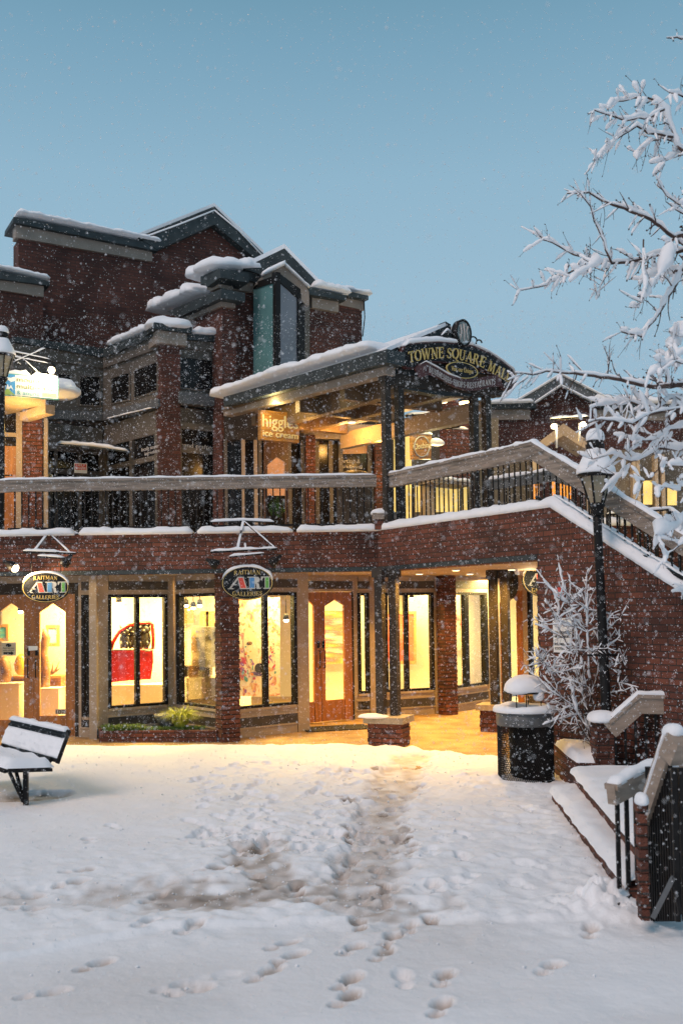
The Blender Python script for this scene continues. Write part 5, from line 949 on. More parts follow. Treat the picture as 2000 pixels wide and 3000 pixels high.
m_ = MB(); q = P(62, 1960, 17.3); m_.lathe(q - Vector((0, 0, .1)), [(.05, 0), (.1, .06), (.12, .18), (.08, .3), (.03, .36)], mat('amber_vase', (.7, .4, .05), .2, .4, 5), 20); m_.build('amber_vase', None, 'amber glass vase between the two door leaves', 'vase'); m_ = MB(); a = P(20, 1985, 17.5); b = P(178, 2095, 17.5); m_.box(((a.x + b.x) / 2, 17.65, a.z / 2), b.x - a.x, .3, a.z - .03, WOODSIGN); m_.box(((a.x + b.x) / 2, 17.62, a.z), b.x - a.x + .06, .4, .04, WOODSIGN); m_.build('wooden_console', None, 'low wooden console against the gallery wall behind the left doors', 'cabinet')
m_ = MB(); q = P(150, 1975, 17.3); 
for a in range(7): m_.tube([q, q + Vector((.08 * math.cos(a), .04 * math.sin(a * 2), .05)), q + Vector((.16 * math.cos(a), .08 * math.sin(a * 2), .1 + .02 * a))], [.02, .018, .004], SC, 6)
m_.build('antler_bowl', None, 'small spiky brown bowl standing on the wooden console', 'bowl')
m_ = MB(); V0b = VP((0, 15.98), (225, 15.98)); V0b.poly(m_, [(3, 1883), (3, 1921), (47, 1921), (47, 1883)], mat('paper_notice', (.6, .5, .33), .7, .05, 5), 0, .004); V0b.poly(m_, [(10, 1911), (10, 1917), (33, 1917), (33, 1920), (40, 1914), (33, 1908), (33, 1911)], BLACK, .004, .004)
m_.prism([V0b.at(25 + 8 * math.cos(a), 1891 + 5 * math.sin(a), .004) for a in [i * math.pi / 8 for i in range(16)]], -V0b.n * .004, BLACK); text(m_, 'Please use next', lambda u, v: V0b.at(9 + 32 * u, 1901 - 4 * v, .004), BLACK, .002, V0b.n); text(m_, 'south entrance', lambda u, v: V0b.at(9 + 32 * u, 1907 - 4 * v, .004), BLACK, .002, V0b.n); m_.build('paper_notice', None, 'paper notice with a black arrow taped inside the left door pane', 'notice')
m_ = MB(); V0b.poly(m_, [(83, 1893), (84, 1907), (110, 1905), (110, 1893)], WHITE, .022, .003); m_.build('door_sticker', None, 'small white sticker across the seam of the left double doors', 'sticker')
m_ = MB(); V0b.poly(m_, [(162, 2078), (162, 2093), (192, 2093), (192, 2078)], mat('number_plate', (.45, .42, .35), .5, .05, 5), .026, .004); text(m_, '107', lambda u, v: V0b.at(164 + 26 * u, 2092 - 12 * v, .03), BLACK, .003, V0b.n); m_.build('house_number', None, 'number plate reading 107 at the foot of the right door pane', 'number')
# red car door with dogs
VCd = VP((300, 17.0), (500, 17.35)); CD = thing('red_car_door', 'glossy red car door hung as art in the first bay window', 'artwork', VCd.at(380, 2000)); m_ = MB(); m_.prism([VCd.at(x, y, .06) for x, y in ((322, 1903), (330, 1904), (448, 1900), (449, 1940), (442, 1990), (380, 1994), (322, 2000))], -VCd.n * .08, RED); m_.build('panel', CD)
m_ = MB(); m_.tube([VCd.at(x, y, .04) for x, y in ((325, 1902), (332, 1880), (350, 1850), (375, 1834), (410, 1827), (438, 1824), (446, 1830), (449, 1870), (448, 1902))], .032, RED, 10); m_.build('window_arch', CD); m_ = MB(); m_.tube([VCd.at(326, 1905, .09), VCd.at(447, 1904, .09)], .01, STEEL); m_.tube([VCd.at(424, 1908, .1), VCd.at(444, 1906, .1)], .012, STEEL); m_.build('chrome_trim', CD)
DG = mat('black_glazed_ceramic', (.03, .025, .02), .2, .3, 5)
for x, k, lb in ((366, 1.0, 'black ceramic dog figure with pale collar at the front of the car window'), (392, 1.05, 'black ceramic dog figure in the middle of the car window'), (424, 1.15, 'largest black ceramic dog figure at the rear of the car window')):
    q = VCd.at(x, 1900, -.02 - .001 * x / 10); m_ = MB(); s_ = .155 * k; m_.blob(q + Vector((0, 0, s_ * .8)), s_ * .62, s_ * .5, s_ * .9, DG, .05, flat=.9); m_.blob(q + Vector((0, -.03, s_ * 1.85)), s_ * .6, s_ * .5, s_ * .5, DG, .05, flat=.8); m_.blob(q + Vector((0, -.03 - s_ * .45, s_ * 1.7)), s_ * .24, s_ * .25, s_ * .2, DG, .03, flat=.8)
    for sx in (-1, 1): m_.tube([q + Vector((sx * s_ * .38, 0, s_ * 2.15)), q + Vector((sx * s_ * .55, 0, s_ * 2.6))], [s_ * .18, .005], DG, 8); m_.tube([q + Vector((sx * s_ * .3, -.05, s_ * .8)), q + Vector((sx * s_ * .3, -.07, 0))], s_ * .15, DG, 8)
    m_.build('ceramic_dog', None, lb, 'figurine', 'ceramic dogs in the car door window')
art('tall_abstract', VP((300, 18.3), (500, 18.3)), [(412, 1796), (412, 1985), (452, 1985), (452, 1796)], rampmat('birch_paint', [(.6, .48, .3), (.3, .2, .1), (.7, .6, .4)], 6, 4, .6, (6, 6, .6)), 'tall brown birch bark painting behind the red car door', frame=FRW)
art('blossom_panel', VP((300, 18.3), (500, 18.3)), [(326, 1790), (326, 1860), (362, 1860), (362, 1790)], rampmat('blossom_paint', [(.75, .68, .5), (.75, .68, .5), (.45, .36, .22), (.75, .68, .5)], 26, 3, .7), 'pale floral panel at the left of the first bay window')
m_ = MB(); a = P(322, 2005, 16.9); b = P(482, 2075, 16.9); m_.box(((a.x + b.x) / 2, 17.1, a.z / 2 + .0), b.x - a.x, .5, a.z - .03, WHITEW); m_.build('display_plinth', None, 'long white display plinth under the red car door', 'pedestal')
VBw = VP((520, 17.0), (640, 16.6)); art('dark_painting', VBw, [(560, 1834), (560, 1953), (640, 1957), (640, 1836)], rampmat('smoky_paint', [(.04, .035, .02), (.12, .1, .06), (.55, .5, .35), (.08, .06, .04)], 3.2, 4, .4), 'large smoky dark abstract painting on an easel in the second bay window')
m_ = MB(); a = P(545, 1985, 16.8); b = P(640, 2075, 16.8); m_.box(((a.x + b.x) / 2 + .1, 17.1, a.z / 2), b.x - a.x + .2, .5, a.z - .03, mat('grey_cabinet', (.2, .17, .12), .6, .2, 4)); m_.box(((a.x + b.x) / 2 - .1, 17.0, a.z + .1), .45, .4, .18, DEN); m_.build('grey_cabinet', None, 'grey brown sales cabinet below the dark painting', 'cabinet')
m_ = MB()
for i, (x, y) in enumerate(((548, 1790), (552, 1860), (590, 1800), (600, 1850), (612, 1805))): VBx = VP((500, 18.4), (660, 18.4)); VBx.poly(m_, [(x, y), (x, y + 45), (x + 16, y + 45), (x + 16, y)], FRW, .02 + .002 * i, .03)
m_.build('small_frames', None, 'cluster of small framed pictures on the far gallery wall', 'pictures') if False else [None]
for i, (x, y) in enumerate(((548, 1785), (592, 1800), (610, 1800))):
    art('small_framed_picture', VP((500, 18.4), (660, 18.4)), [(x, y), (x, y + 32), (x + 12, y + 32), (x + 12, y)], rampmat('small_paint_%s' % 'abc'[i], [(.5, .4, .2), (.3, .2, .1), (.6, .5, .3)], 9), ('small framed picture at the left edge of the second bay window', 'middle small framed picture above the dark painting', 'small framed picture nearest the brick pillar above the dark painting')[i], frame=FRW, group='small framed pictures')
# large animal painting
Vwf = VP((700, 16.6), (870, 17.3)); WF = thing('animal_painting', 'large colourful painting of a pale animal face in the window right of the brick pillar', 'painting', Vwf.at(750, 2000)); m_ = MB()
Vwf.poly(m_, [(690, 1750), (690, 2040), (820, 2040), (820, 1750)], rampmat('splash_paint', [(.2, .3, .5), (.85, .78, .6), (.9, .86, .75), (.85, .8, .66), (.75, .42, .2), (.55, .15, .2), (.85, .75, .5)], 7, 9, .5, (1, 1, 1), .6), 0, .04); m_.build('canvas', WF)
def ell(vp, cx, cy, rx, ry, off, n=20, a0=0): return [vp.at(cx + rx * math.cos(a) * math.cos(a0) - ry * math.sin(a) * math.sin(a0), cy + rx * math.cos(a) * math.sin(a0) + ry * math.sin(a) * math.cos(a0), off) for a in [i * 2 * math.pi / n for i in range(n)]]
cream = mat('cream_paint', (.85, .76, .55), .5, .1, 9)
m_ = MB(); EYE = mat('amber_paint', (.5, .25, .04), .4, .2, 9); m_.prism(ell(Vwf, 735, 1900, 20, 62, .008, a0=-.15), -Vwf.n * .008, cream); m_.prism(ell(Vwf, 731, 1885, 8, 5, .012), -Vwf.n * .004, BLACK); m_.prism(ell(Vwf, 731, 1885, 4.5, 3.8, .016), -Vwf.n * .004, EYE); m_.prism(ell(Vwf, 731, 1885, 2, 2, .02), -Vwf.n * .004, BLACK); m_.prism(ell(Vwf, 760, 1958, 14, 15, .014), -Vwf.n * .006, DG); m_.prism(ell(Vwf, 752, 1975, 18, 5, .012, a0=.2), -Vwf.n * .004, mat('violet_paint', (.12, .08, .25), .5, .4, 12)); m_.build('painted_face', WF)
m_ = MB(); rr = random.Random(8); PC = [RGBm('paint_%s' % n, c) for n, c in (('orange', (.7, .25, .04)), ('violet', (.3, .12, .45)), ('teal', (.1, .35, .4)), ('crimson', (.55, .05, .12)), ('ochre', (.65, .4, .08)))]
for i in range(150):
    x, y = (rr.gauss(715, 22), rr.gauss(1960, 34)) if i % 3 else (rr.gauss(795, 16), rr.gauss(1910, 75))
    if 694 < x < 816 and 1755 < y < 2035: m_.prism(ell(Vwf, x, y, rr.uniform(.7, 4), rr.uniform(1, 9 if y > 1930 else 4), .009 + i * .00004, 8, rr.uniform(-.8, .8)), -Vwf.n * .004, rr.choice(PC))
m_.build('paint_splashes', WF)
art('red_yellow_painting', VP((940, 20.2), (1060, 20.2)), [(930, 1790), (930, 1945), (1040, 1945), (1040, 1790)], rampmat('sunset_paint', [(.1, .5, .4), (.75, .7, .5), (.7, .1, .1), (.8, .3, .05), (.85, .8, .6), (.8, .8, .7)], 2.2, 5, .4, (.3, .3, 2.2)), 'abstract painting with red, orange and green bands through the recessed door')
art('red_painting', VP((1150, 20.4), (1290, 20.4)), [(1130, 1800), (1130, 1937), (1212, 1937), (1212, 1800)], rampmat('red_fade_paint', [(.55, .03, .02), (.7, .12, .05), (.75, .3, .2)], 1.2, 3, .5), 'large plain red painting in the window right of the recessed door', frame=FRW)
art('small_colour_painting', VP((1300, 20.6), (1400, 20.6)), [(1326, 1800), (1326, 1905), (1352, 1905), (1352, 1800)], rampmat('bright_paint', [(.8, .3, .05), (.85, .8, .7), (.6, .1, .1), (.7, .7, .4)], 4, 4, .5), 'bright orange and white painting beside the second brick pillar')
# ================================================================== planting bed
gg = MB(); rr = random.Random(12); G1 = mat('yellow_green_grass', (.42, .46, .05), .6, .4, 14); G2 = mat('low_green_plants', (.09, .17, .03), .7, .5, 20)
def blade(mb, b, d, L_, w_, mt, droop=.5):
    s_ = Vector((-d.y, d.x, 0)) * w_; p1_ = b + Vector((0, 0, L_ * .6)) + d * L_ * .3; p2_ = b + Vector((0, 0, L_ * (1 - droop * .5))) + d * L_ * (.4 + droop * .5); mb.add([b - s_, b + s_, p1_ + s_ * .8, p1_ - s_ * .8, p2_], [(0, 1, 2, 3), (3, 2, 4)], mt)
for cx, rad_, n, lb in ((530, .2, 800, 'bright yellow green ornamental grass tuft lit in the raised bed'),):
    q = P(cx, 2120, 15.5); q.z = .17
    for i in range(n): a = rr.uniform(0, 6.28); d = Vector((math.cos(a), math.sin(a), 0)); blade(gg, q + d * rr.uniform(0, rad_ * .4), d, rr.uniform(.2, .44), .005, G1, rr.uniform(.3, 1.3))
    gg.build('grass_tuft', None, lb, 'plant')
gg = MB()
for i in range(2600):
    x = rr.uniform(300, 600); d_ = rr.uniform(15.28, 15.6); q = P(x, 2130, d_); q.z = .165; a = rr.uniform(0, 6.28); d = Vector((math.cos(a), math.sin(a), 0)); blade(gg, q, d, rr.uniform(.03, .1) * (1.25 if x < 420 else .7), .005, G2, rr.uniform(.2, 1.4))
gg.build('ground_cover', None, 'low dark green plants filling the raised bed under the bay window', 'plants', kind='stuff')
PT = MB(); q = P(490, 2095, 15.75); PT.lathe((q.x, q.y, .17), [(.12, 0), (.2, .16), (.21, .19), (.18, .19), (.17, .15)], STEEL, 24); PT.build('planter_bowl', None, 'wide grey planter bowl in the raised bed under the bay window', 'pot')
# ================================================================== bench
BX = Vector((-2.93, 10.15, 0)); ld = Vector((-.62, .785, 0)); fd = Vector((-.785, -.62, 0)); BE = thing('park_bench', 'black metal park bench with thick snow on seat and backrest beside the left doors', 'bench', (-3.3, 10.8, 0)); Lb = 1.62
def bq(l, f_, z): return BX + ld * l + fd * f_ + Vector((0, 0, z))
m_ = MB(); m_.prism([bq(0, .02, .42), bq(Lb, .02, .42), bq(Lb, .5, .46), bq(0, .5, .46)], Vector((0, 0, -.035)), BLACK); m_.tube([bq(0, .5, .44), bq(Lb, .5, .44)], .02, BLACK); m_.build('seat', BE)
m_ = MB(); m_.prism([bq(0, -.02, .47), bq(Lb, -.02, .47), bq(Lb, -.15, .77), bq(0, -.15, .77)], -fd * .03, BLACK); m_.tube([bq(0, -.03, .46), bq(-.01, -.15, .77), bq(Lb, -.15, .77)], .022, BLACK); m_.build('backrest', BE)
m_ = MB(); sv = []; sf = []; nl, nf = 40, 14
for i in range(nl + 1):
    for j in range(nf + 1):
        l = Lb * i / nl; f_ = .0 + .5 * j / nf; ed_ = min(i, nl - i) / nl * Lb; e2 = min(j, nf - j) / nf * .5; t_ = .09 * min(1, (ed_ / .08)) ** .5 * min(1, (e2 / .07)) ** .5 if ed_ > 0 and e2 > 0 else 0
        p = bq(l, f_, .425 + .04 * j / nf); sv.append(p + Vector((0, 0, t_ * (1 + .35 * hv(p * 4)))))
for i in range(nl):
    for j in range(nf): k = i * (nf + 1) + j; sf.append((k, k + nf + 1, k + nf + 2, k + 1))
m_.add(sv, sf, SNOW, True); m_.build('seat_snow', BE)
m_ = MB(); sv = []; nf = 14
up = Vector((0, 0, .3)) - fd * .13
for i in range(nl + 1):
    for j in range(nf + 1):
        ed_ = min(i, nl - i) / nl * Lb; b0 = bq(Lb * i / nl, -.02, .47) + up * (.12 + .7 * j / nf); e2 = min(j, nf - j); t_ = .028 if ed_ > 0 and e2 > 0 else -.0
        sv.append(b0 + (fd * (t_ * (1 + .8 * hv(b0 * 16))))+Vector((0,0,.0)))
sf = [(i * (nf + 1) + j, (i + 1) * (nf + 1) + j, (i + 1) * (nf + 1) + j + 1, i * (nf + 1) + j + 1) for i in range(nl) for j in range(nf)]; m_.add(sv, sf, SNOW, True); m_.snowline([bq(0.02, -.145, .775), bq(Lb / 2, -.145, .775), bq(Lb - .02, -.145, .775)], .08, .05, SNOW, nz=.25); m_.build('backrest_snow', BE); m_ = MB()
for zz2 in (.80, .855): m_.prism([bq(.03, -.02, .47) + up * zz2 + fd * .032, bq(Lb - .03, -.02, .47) + up * zz2 + fd * .032, bq(Lb - .03, -.02, .47) + up * (zz2 + .03) + fd * .03, bq(.03, -.02, .47) + up * (zz2 + .03) + fd * .03], -fd * .02, BLACK)
m_.build('slats', BE)
for l in (.12, Lb - .12):
    m_ = MB(); m_.bar(bq(l, .25, .42), bq(l, .25, .04), .045, .045, BLACK); m_.bar(bq(l, -.05, .03), bq(l, .6, .03), .05, .04, BLACK); m_.build('leg', BE); m_ = MB(); m_.bar(bq(l, .42, .42), bq(l, .28, .1), .03, .03, BLACK); m_.bar(bq(l, -.02, .5), bq(l, .1, .4), .04, .04, BLACK); m_.bar(bq(l, .27, .1), bq(l - .3 if l > 1 else l + .3, .25, .4), .03, .03, BLACK); m_.build('brace', BE)
# ================================================================== litter receptacle
q = P(1539, 2200, 11.15); cx, cy = q.x, q.y; TC = thing('litter_receptacle', 'perforated black metal litter bin with a dome of snow on its raised lid', 'bin', (cx, cy, .03)); Rr_ = .305
m_ = MB(); nu, nv_ = 84, 26
vs = [(cx + Rr_ * math.cos(2 * math.pi * (i + .5 * (j % 2)) / nu), cy + Rr_ * math.sin(2 * math.pi * (i + .5 * (j % 2)) / nu), .06 + .62 * j / nv_) for j in range(nv_ + 1) for i in range(nu)]
fs = []
for j in range(0, nv_ - 1):
    for i in range(nu):
        s0 = 0 if j % 2 else -1; l_, r_ = (i + s0) % nu, (i + s0 + 1) % nu
        fs.append((j * nu + i, (j + 1) * nu + r_, (j + 2) * nu + i, (j + 1) * nu + l_))
m_.add(vs, fs[:], BLACK); ob = m_.build('mesh_basket', TC); wf = ob.modifiers.new('wire', 'WIREFRAME'); wf.thickness = .009; wf.use_even_offset = False
m_ = MB(); m_.lathe((cx + .055, cy + .02, .06), [(.225, 0), (.235, .6)], BLACK, 24); m_.build('liner', TC)
m_ = MB(); m_.lathe((cx, cy, .67), [(Rr_ + .005, 0), (Rr_ + .012, .01), (Rr_ + .012, .15), (Rr_ - .02, .16), (Rr_ - .1, .15)], STEEL, 36); m_.build('rim', TC); m_ = MB(); m_.lathe((cx, cy, .03), [(Rr_ + .008, 0), (Rr_ + .008, .04)], BLACK, 36); m_.build('base_ring', TC)
m_ = MB(); m_.snowline([(cx + .27 * math.cos(a), cy + .27 * math.sin(a), .825) for a in [i * math.pi / 20 for i in range(42)]], .17, .07, SNOW, nz=.25, taper=False); m_.build('rim_snow', TC)
for a in (-2.2, -1.65, -.65, 1.2): m_ = MB(); m_.tube([(cx + .2 * math.cos(a), cy + .2 * math.sin(a), .82), (cx + .2 * math.cos(a), cy + .2 * math.sin(a), 1.03)], .006, BLACK); m_.build('rod', TC)
m_ = MB(); m_.lathe((cx, cy, 1.02), [(.22, 0), (.22, .02), (.1, .05)], BLACK, 28); m_.build('lid', TC); m_ = MB(); m_.blob((cx, cy, 1.055), .235, .235, .16, SNOW, .09, 5, 32, 14, flat=.32, p=.9); m_.blob((cx + .13, cy - .14, 1.0), .06, .05, .05, SNOW, .2, flat=1.2); m_.build('lid_snow', TC)
# ================================================================== brick planter, shrub, lamp posts
PB = thing('brick_planter', 'low brick planter wall with snow on its bed and a taller brick pier', 'planter', (2.6, 10.6, 0)); a = P(1692, 2330, 10.35); b = P(1620, 2290, 11.6); c = P(1796, 2330, 10.28)
zt2 = .36; m_ = MB(); A_, B_, C_ = wx(a, 0), wx(b, 0), wx(c, 0)
def wallseg(mb, p, q_, z1, th, mt=BRICK, z0=0): d = (q_ - p); d.z = 0; n_ = Vector((d.y, -d.x, 0)).normalized(); n_ = n_ if n_.dot(CAM - p) > 0 else -n_; mb.prism([wx(p, z0), wx(q_, z0), wx(q_, z1), wx(p, z1)], -n_ * th, mt)
wallseg(m_, B_, A_, zt2, .22); wallseg(m_, A_, C_, zt2, .22); wallseg(m_, wx(P(1626, 2200, 11.62), 0), wx(P(1800, 2200, 11.2), 0), .62, .2); m_.build('brick_wall', PB)
pc = P(1766, 2200, 10.42); pillar('brick_pier', (pc.x, pc.y), .2, .24, 0, .8, 0, PB)
m_ = MB(); nn = 24; sv = []
BB = [A_ + Vector((.0, .02, 0)), C_ + Vector((0, .02, 0)), wx(P(1800, 2200, 11.35), 0), B_ + Vector((.02, 0, 0))]
for i in range(nn + 1):
    for j in range(nn + 1):
        u, v = i / nn, j / nn; p = BB[0].lerp(BB[1], u).lerp(BB[3].lerp(BB[2], u), v); e_2 = min(u, v, 1 - u, 1 - v); p.z = zt2 - .02 + .09 * min(1, e_2 / .12) ** .5 * (1 + .4 * hv(p * 3)) + .05 * v; sv.append(p)
m_.add(sv, [(i * (nn + 1) + j, (i + 1) * (nn + 1) + j, (i + 1) * (nn + 1) + j + 1, i * (nn + 1) + j + 1) for i in range(nn) for j in range(nn)], SNOW, True); m_.build('snow_bed', PB)
m_ = MB(); m_.blob((pc.x - .01, pc.y, .8), .15, .16, .09, SNOW, .12, p=.7); m_.build('snow_cap', PB)
def lamppost(base, zb0, ztop, label, lean=0, sc_=1.0):
    root = thing('street_lamp', label, 'street lamp', (base[0], base[1], zb0), 'black lantern street lamps'); top_ = Vector((base[0] + lean, base[1], ztop)); b_ = Vector((base[0], base[1], zb0)); zl = .88 * sc_
    ax_ = (top_ - b_).normalized(); pt = top_ - ax_ * zl; m_ = MB(); m_.tube([b_, b_ + ax_ * .1, b_ + ax_ * .14, pt - ax_ * .3, pt], [.07, .07, .055, .045, .05], BLACK, 14); m_.lathe(pt - Vector((0, 0, .12)), [(.05, 0), (.075, .02), (.05, .05), (.085, .1), (.09, .12), (.06, .15)], BLACK, 16)
    kz = (pt.z - b_.z) * .42 + b_.z; kk = b_ + ax_ * (kz - b_.z); m_.tube([kk - Vector((.17, 0, 0)), kk + Vector((.17, 0, 0))], .012, BLACK); m_.build('pole', root)
    o = pt; m_ = MB(); m_.lathe(o + Vector((0, 0, .02)), [(.075, 0), (.165, .3 * sc_)], mat('frosted_lantern_glass', (.30, .25, .17), .35, .15, 4) if 'frosted_lantern_glass' not in MATS else MATS['frosted_lantern_glass'], 6, False); m_.build('lantern_glass', root)
    m_ = MB()
    for i in range(6): a = i * math.pi / 3; m_.bar(o + Vector((.077 * math.cos(a), .077 * math.sin(a), .02)), o + Vector((.168 * math.cos(a), .168 * math.sin(a), .02 + .3 * sc_)), .018, .018, BLACK)
    m_.lathe(o + Vector((0, 0, .3 * sc_)), [(.19, 0), (.2, .03), (.16, .07), (.12, .13), (.1, .22), (.09, .3), (.1, .31), (.1, .35), (.085, .36), (.09, .38), (.09, .41), (.05, .44), (.015, .5)], BLACK, 20); m_.build('lantern_frame', root)
    m_ = MB(); m_.lathe(o + Vector((0, 0, .3 * sc_ + .035)), [(.2, 0), (.208, .02), (.2, .06), (.165, .13), (.13, .2), (.1, .26)], SNOW, 24); m_.blob(o + Vector((0, 0, .3 * sc_ + .41)), .1, .1, .11, SNOW, .1); m_.build('snow_cap', root); return root
b = P(1778, 2080, 10.6); t = P(1736, 1240, 10.6); lamppost((b.x, b.y), .3, t.z, 'tall black street lamp with snow capped lantern in front of the brick stair wall', t.x - b.x)
b = P(2, 1500, 15.8); t = P(8, 925, 15.8); lamppost((b.x, b.y), ZT - .1, t.z, 'black street lamp with snow capped lantern cut by the left edge, upper level', t.x - b.x, 1.15)
# branching plants ----------------------------------------------------
def lump(mb, seg, rad, rr, k=8):   # rounded lumpy snow lying on a run of points
    m = []; rs = []; n_ = len(seg)
    for j, p in enumerate(seg):
        e = min(1, (.6 + min(j, n_ - 1 - j) * .3)); q = 1 + 1.1 * hv(p * 14) + .5 * hv(p * 33); s_ = max(.25, q) * rad * e; m.append(p + Vector((0, 0, s_ * .62))); rs.append(s_)
    a, b = m[0], m[-1]; d0 = (m[0] - m[1]).normalized() if n_ > 1 else Vector((1, 0, 0)); d1 = (m[-1] - m[-2]).normalized() if n_ > 1 else -d0
    m = [a + d0 * rs[0] * .75, a + d0 * rs[0] * .45] + m + [b + d1 * rs[-1] * .45, b + d1 * rs[-1] * .75]; rs = [rs[0] * .25, rs[0] * .75] + rs + [rs[-1] * .75, rs[-1] * .25]
    mb.tube(m, rs, SNOW, k)
def branchy(br, sn, pts, r0, r1, rr, snow=.03, twigs=10, tl=.16, gravity=0, dens=1., n=6, buds=True, sprob=.8, tws=.5):
    pts = [Vector(p) for p in pts]; sm = []
    for a, b in zip(pts, pts[1:]):
        k = max(2, int((b - a).length / .045))
        for i in range(k): sm.append(a.lerp(b, i / k) + Vector((rr.uniform(-1, 1), rr.uniform(-1, 1), rr.uniform(-1, 1))) * .005)
    sm.append(pts[-1]); N_ = len(sm); rad_ = [r0 + (r1 - r0) * i / (N_ - 1) for i in range(N_)]; br.tube(sm, rad_, BARK, n, smooth=True)
    if snow > 0:
        i = 0
        while i < N_ - 1:
            if rr.random() < sprob:
                L_ = rr.randint(4, 13); seg = [p + Vector((0, 0, rad_[min(i, N_ - 1)] * .8)) for p in sm[i:i + L_ + 1]]
                if len(seg) >= 3: lump(sn, seg, snow * rr.uniform(.3, .72), rr)
                i += L_
            else: i += rr.randint(1, 4)
    for k in range(int(twigs * dens)):
        i = rr.randint(1, N_ - 1); p = sm[i]; t_ = (sm[i] - sm[i - 1]).normalized(); s_ = rr.choice((-1, 1)); d = (t_ * rr.uniform(.2, .9) + Vector((rr.uniform(-.5, .5), rr.uniform(-.8, .8), s_ * rr.uniform(.4, 1)))).normalized(); L_ = tl * rr.uniform(.3, 1.2); side = d.cross(Vector((0, 1, 0))) * rr.uniform(-.12, .12)
        tp = [p + d * L_ * u + side * L_ * math.sin(u * 3) + Vector((0, 0, gravity * L_ * u * u)) for u in (0, .2, .4, .6, .8, 1)]; rb_ = max(.0022, rad_[i] * .42); br.tube(tp, [rb_, rb_ * .9, rb_ * .8, rb_ * .7, rb_ * .6, rb_ * .5], BARK, 5)
        if buds:
            for u in (3, 5):
                if rr.random() < .6: e_3 = (d + Vector((rr.uniform(-1, 1), 0, rr.uniform(-1, 1)))).normalized(); br.tube([tp[u], tp[u] + e_3 * .006, tp[u] + e_3 * .016], [rb_ * .5, rb_ * 1.7, .001], BARK, 5)
            if rr.random() < .5: e_3 = (d + Vector((rr.uniform(-1, 1), 0, rr.uniform(-1, 1))) * .9).normalized(); br.tube([tp[2], tp[2] + e_3 * L_ * .35], [rb_ * .6, rb_ * .4], BARK, 5)
        if snow > 0 and rr.random() < tws * 1.15 and abs(d.z) < .9:
            a_ = rr.randint(0, 1); b_ = rr.randint(3, 5); fine = [tp[a_].lerp(tp[b_], v / 6) + Vector((0, 0, rb_)) for v in range(7)]; lump(sn, fine, snow * rr.uniform(.2, .42), rr, 7)
TR = thing('snowy_tree', 'bare tree heavy with snow, its branches reaching in from the right edge', 'tree', P(2200, 2200, 7.4) * 1.0); rr = random.Random(21); br = MB(); sn = MB(); D0 = 7.2
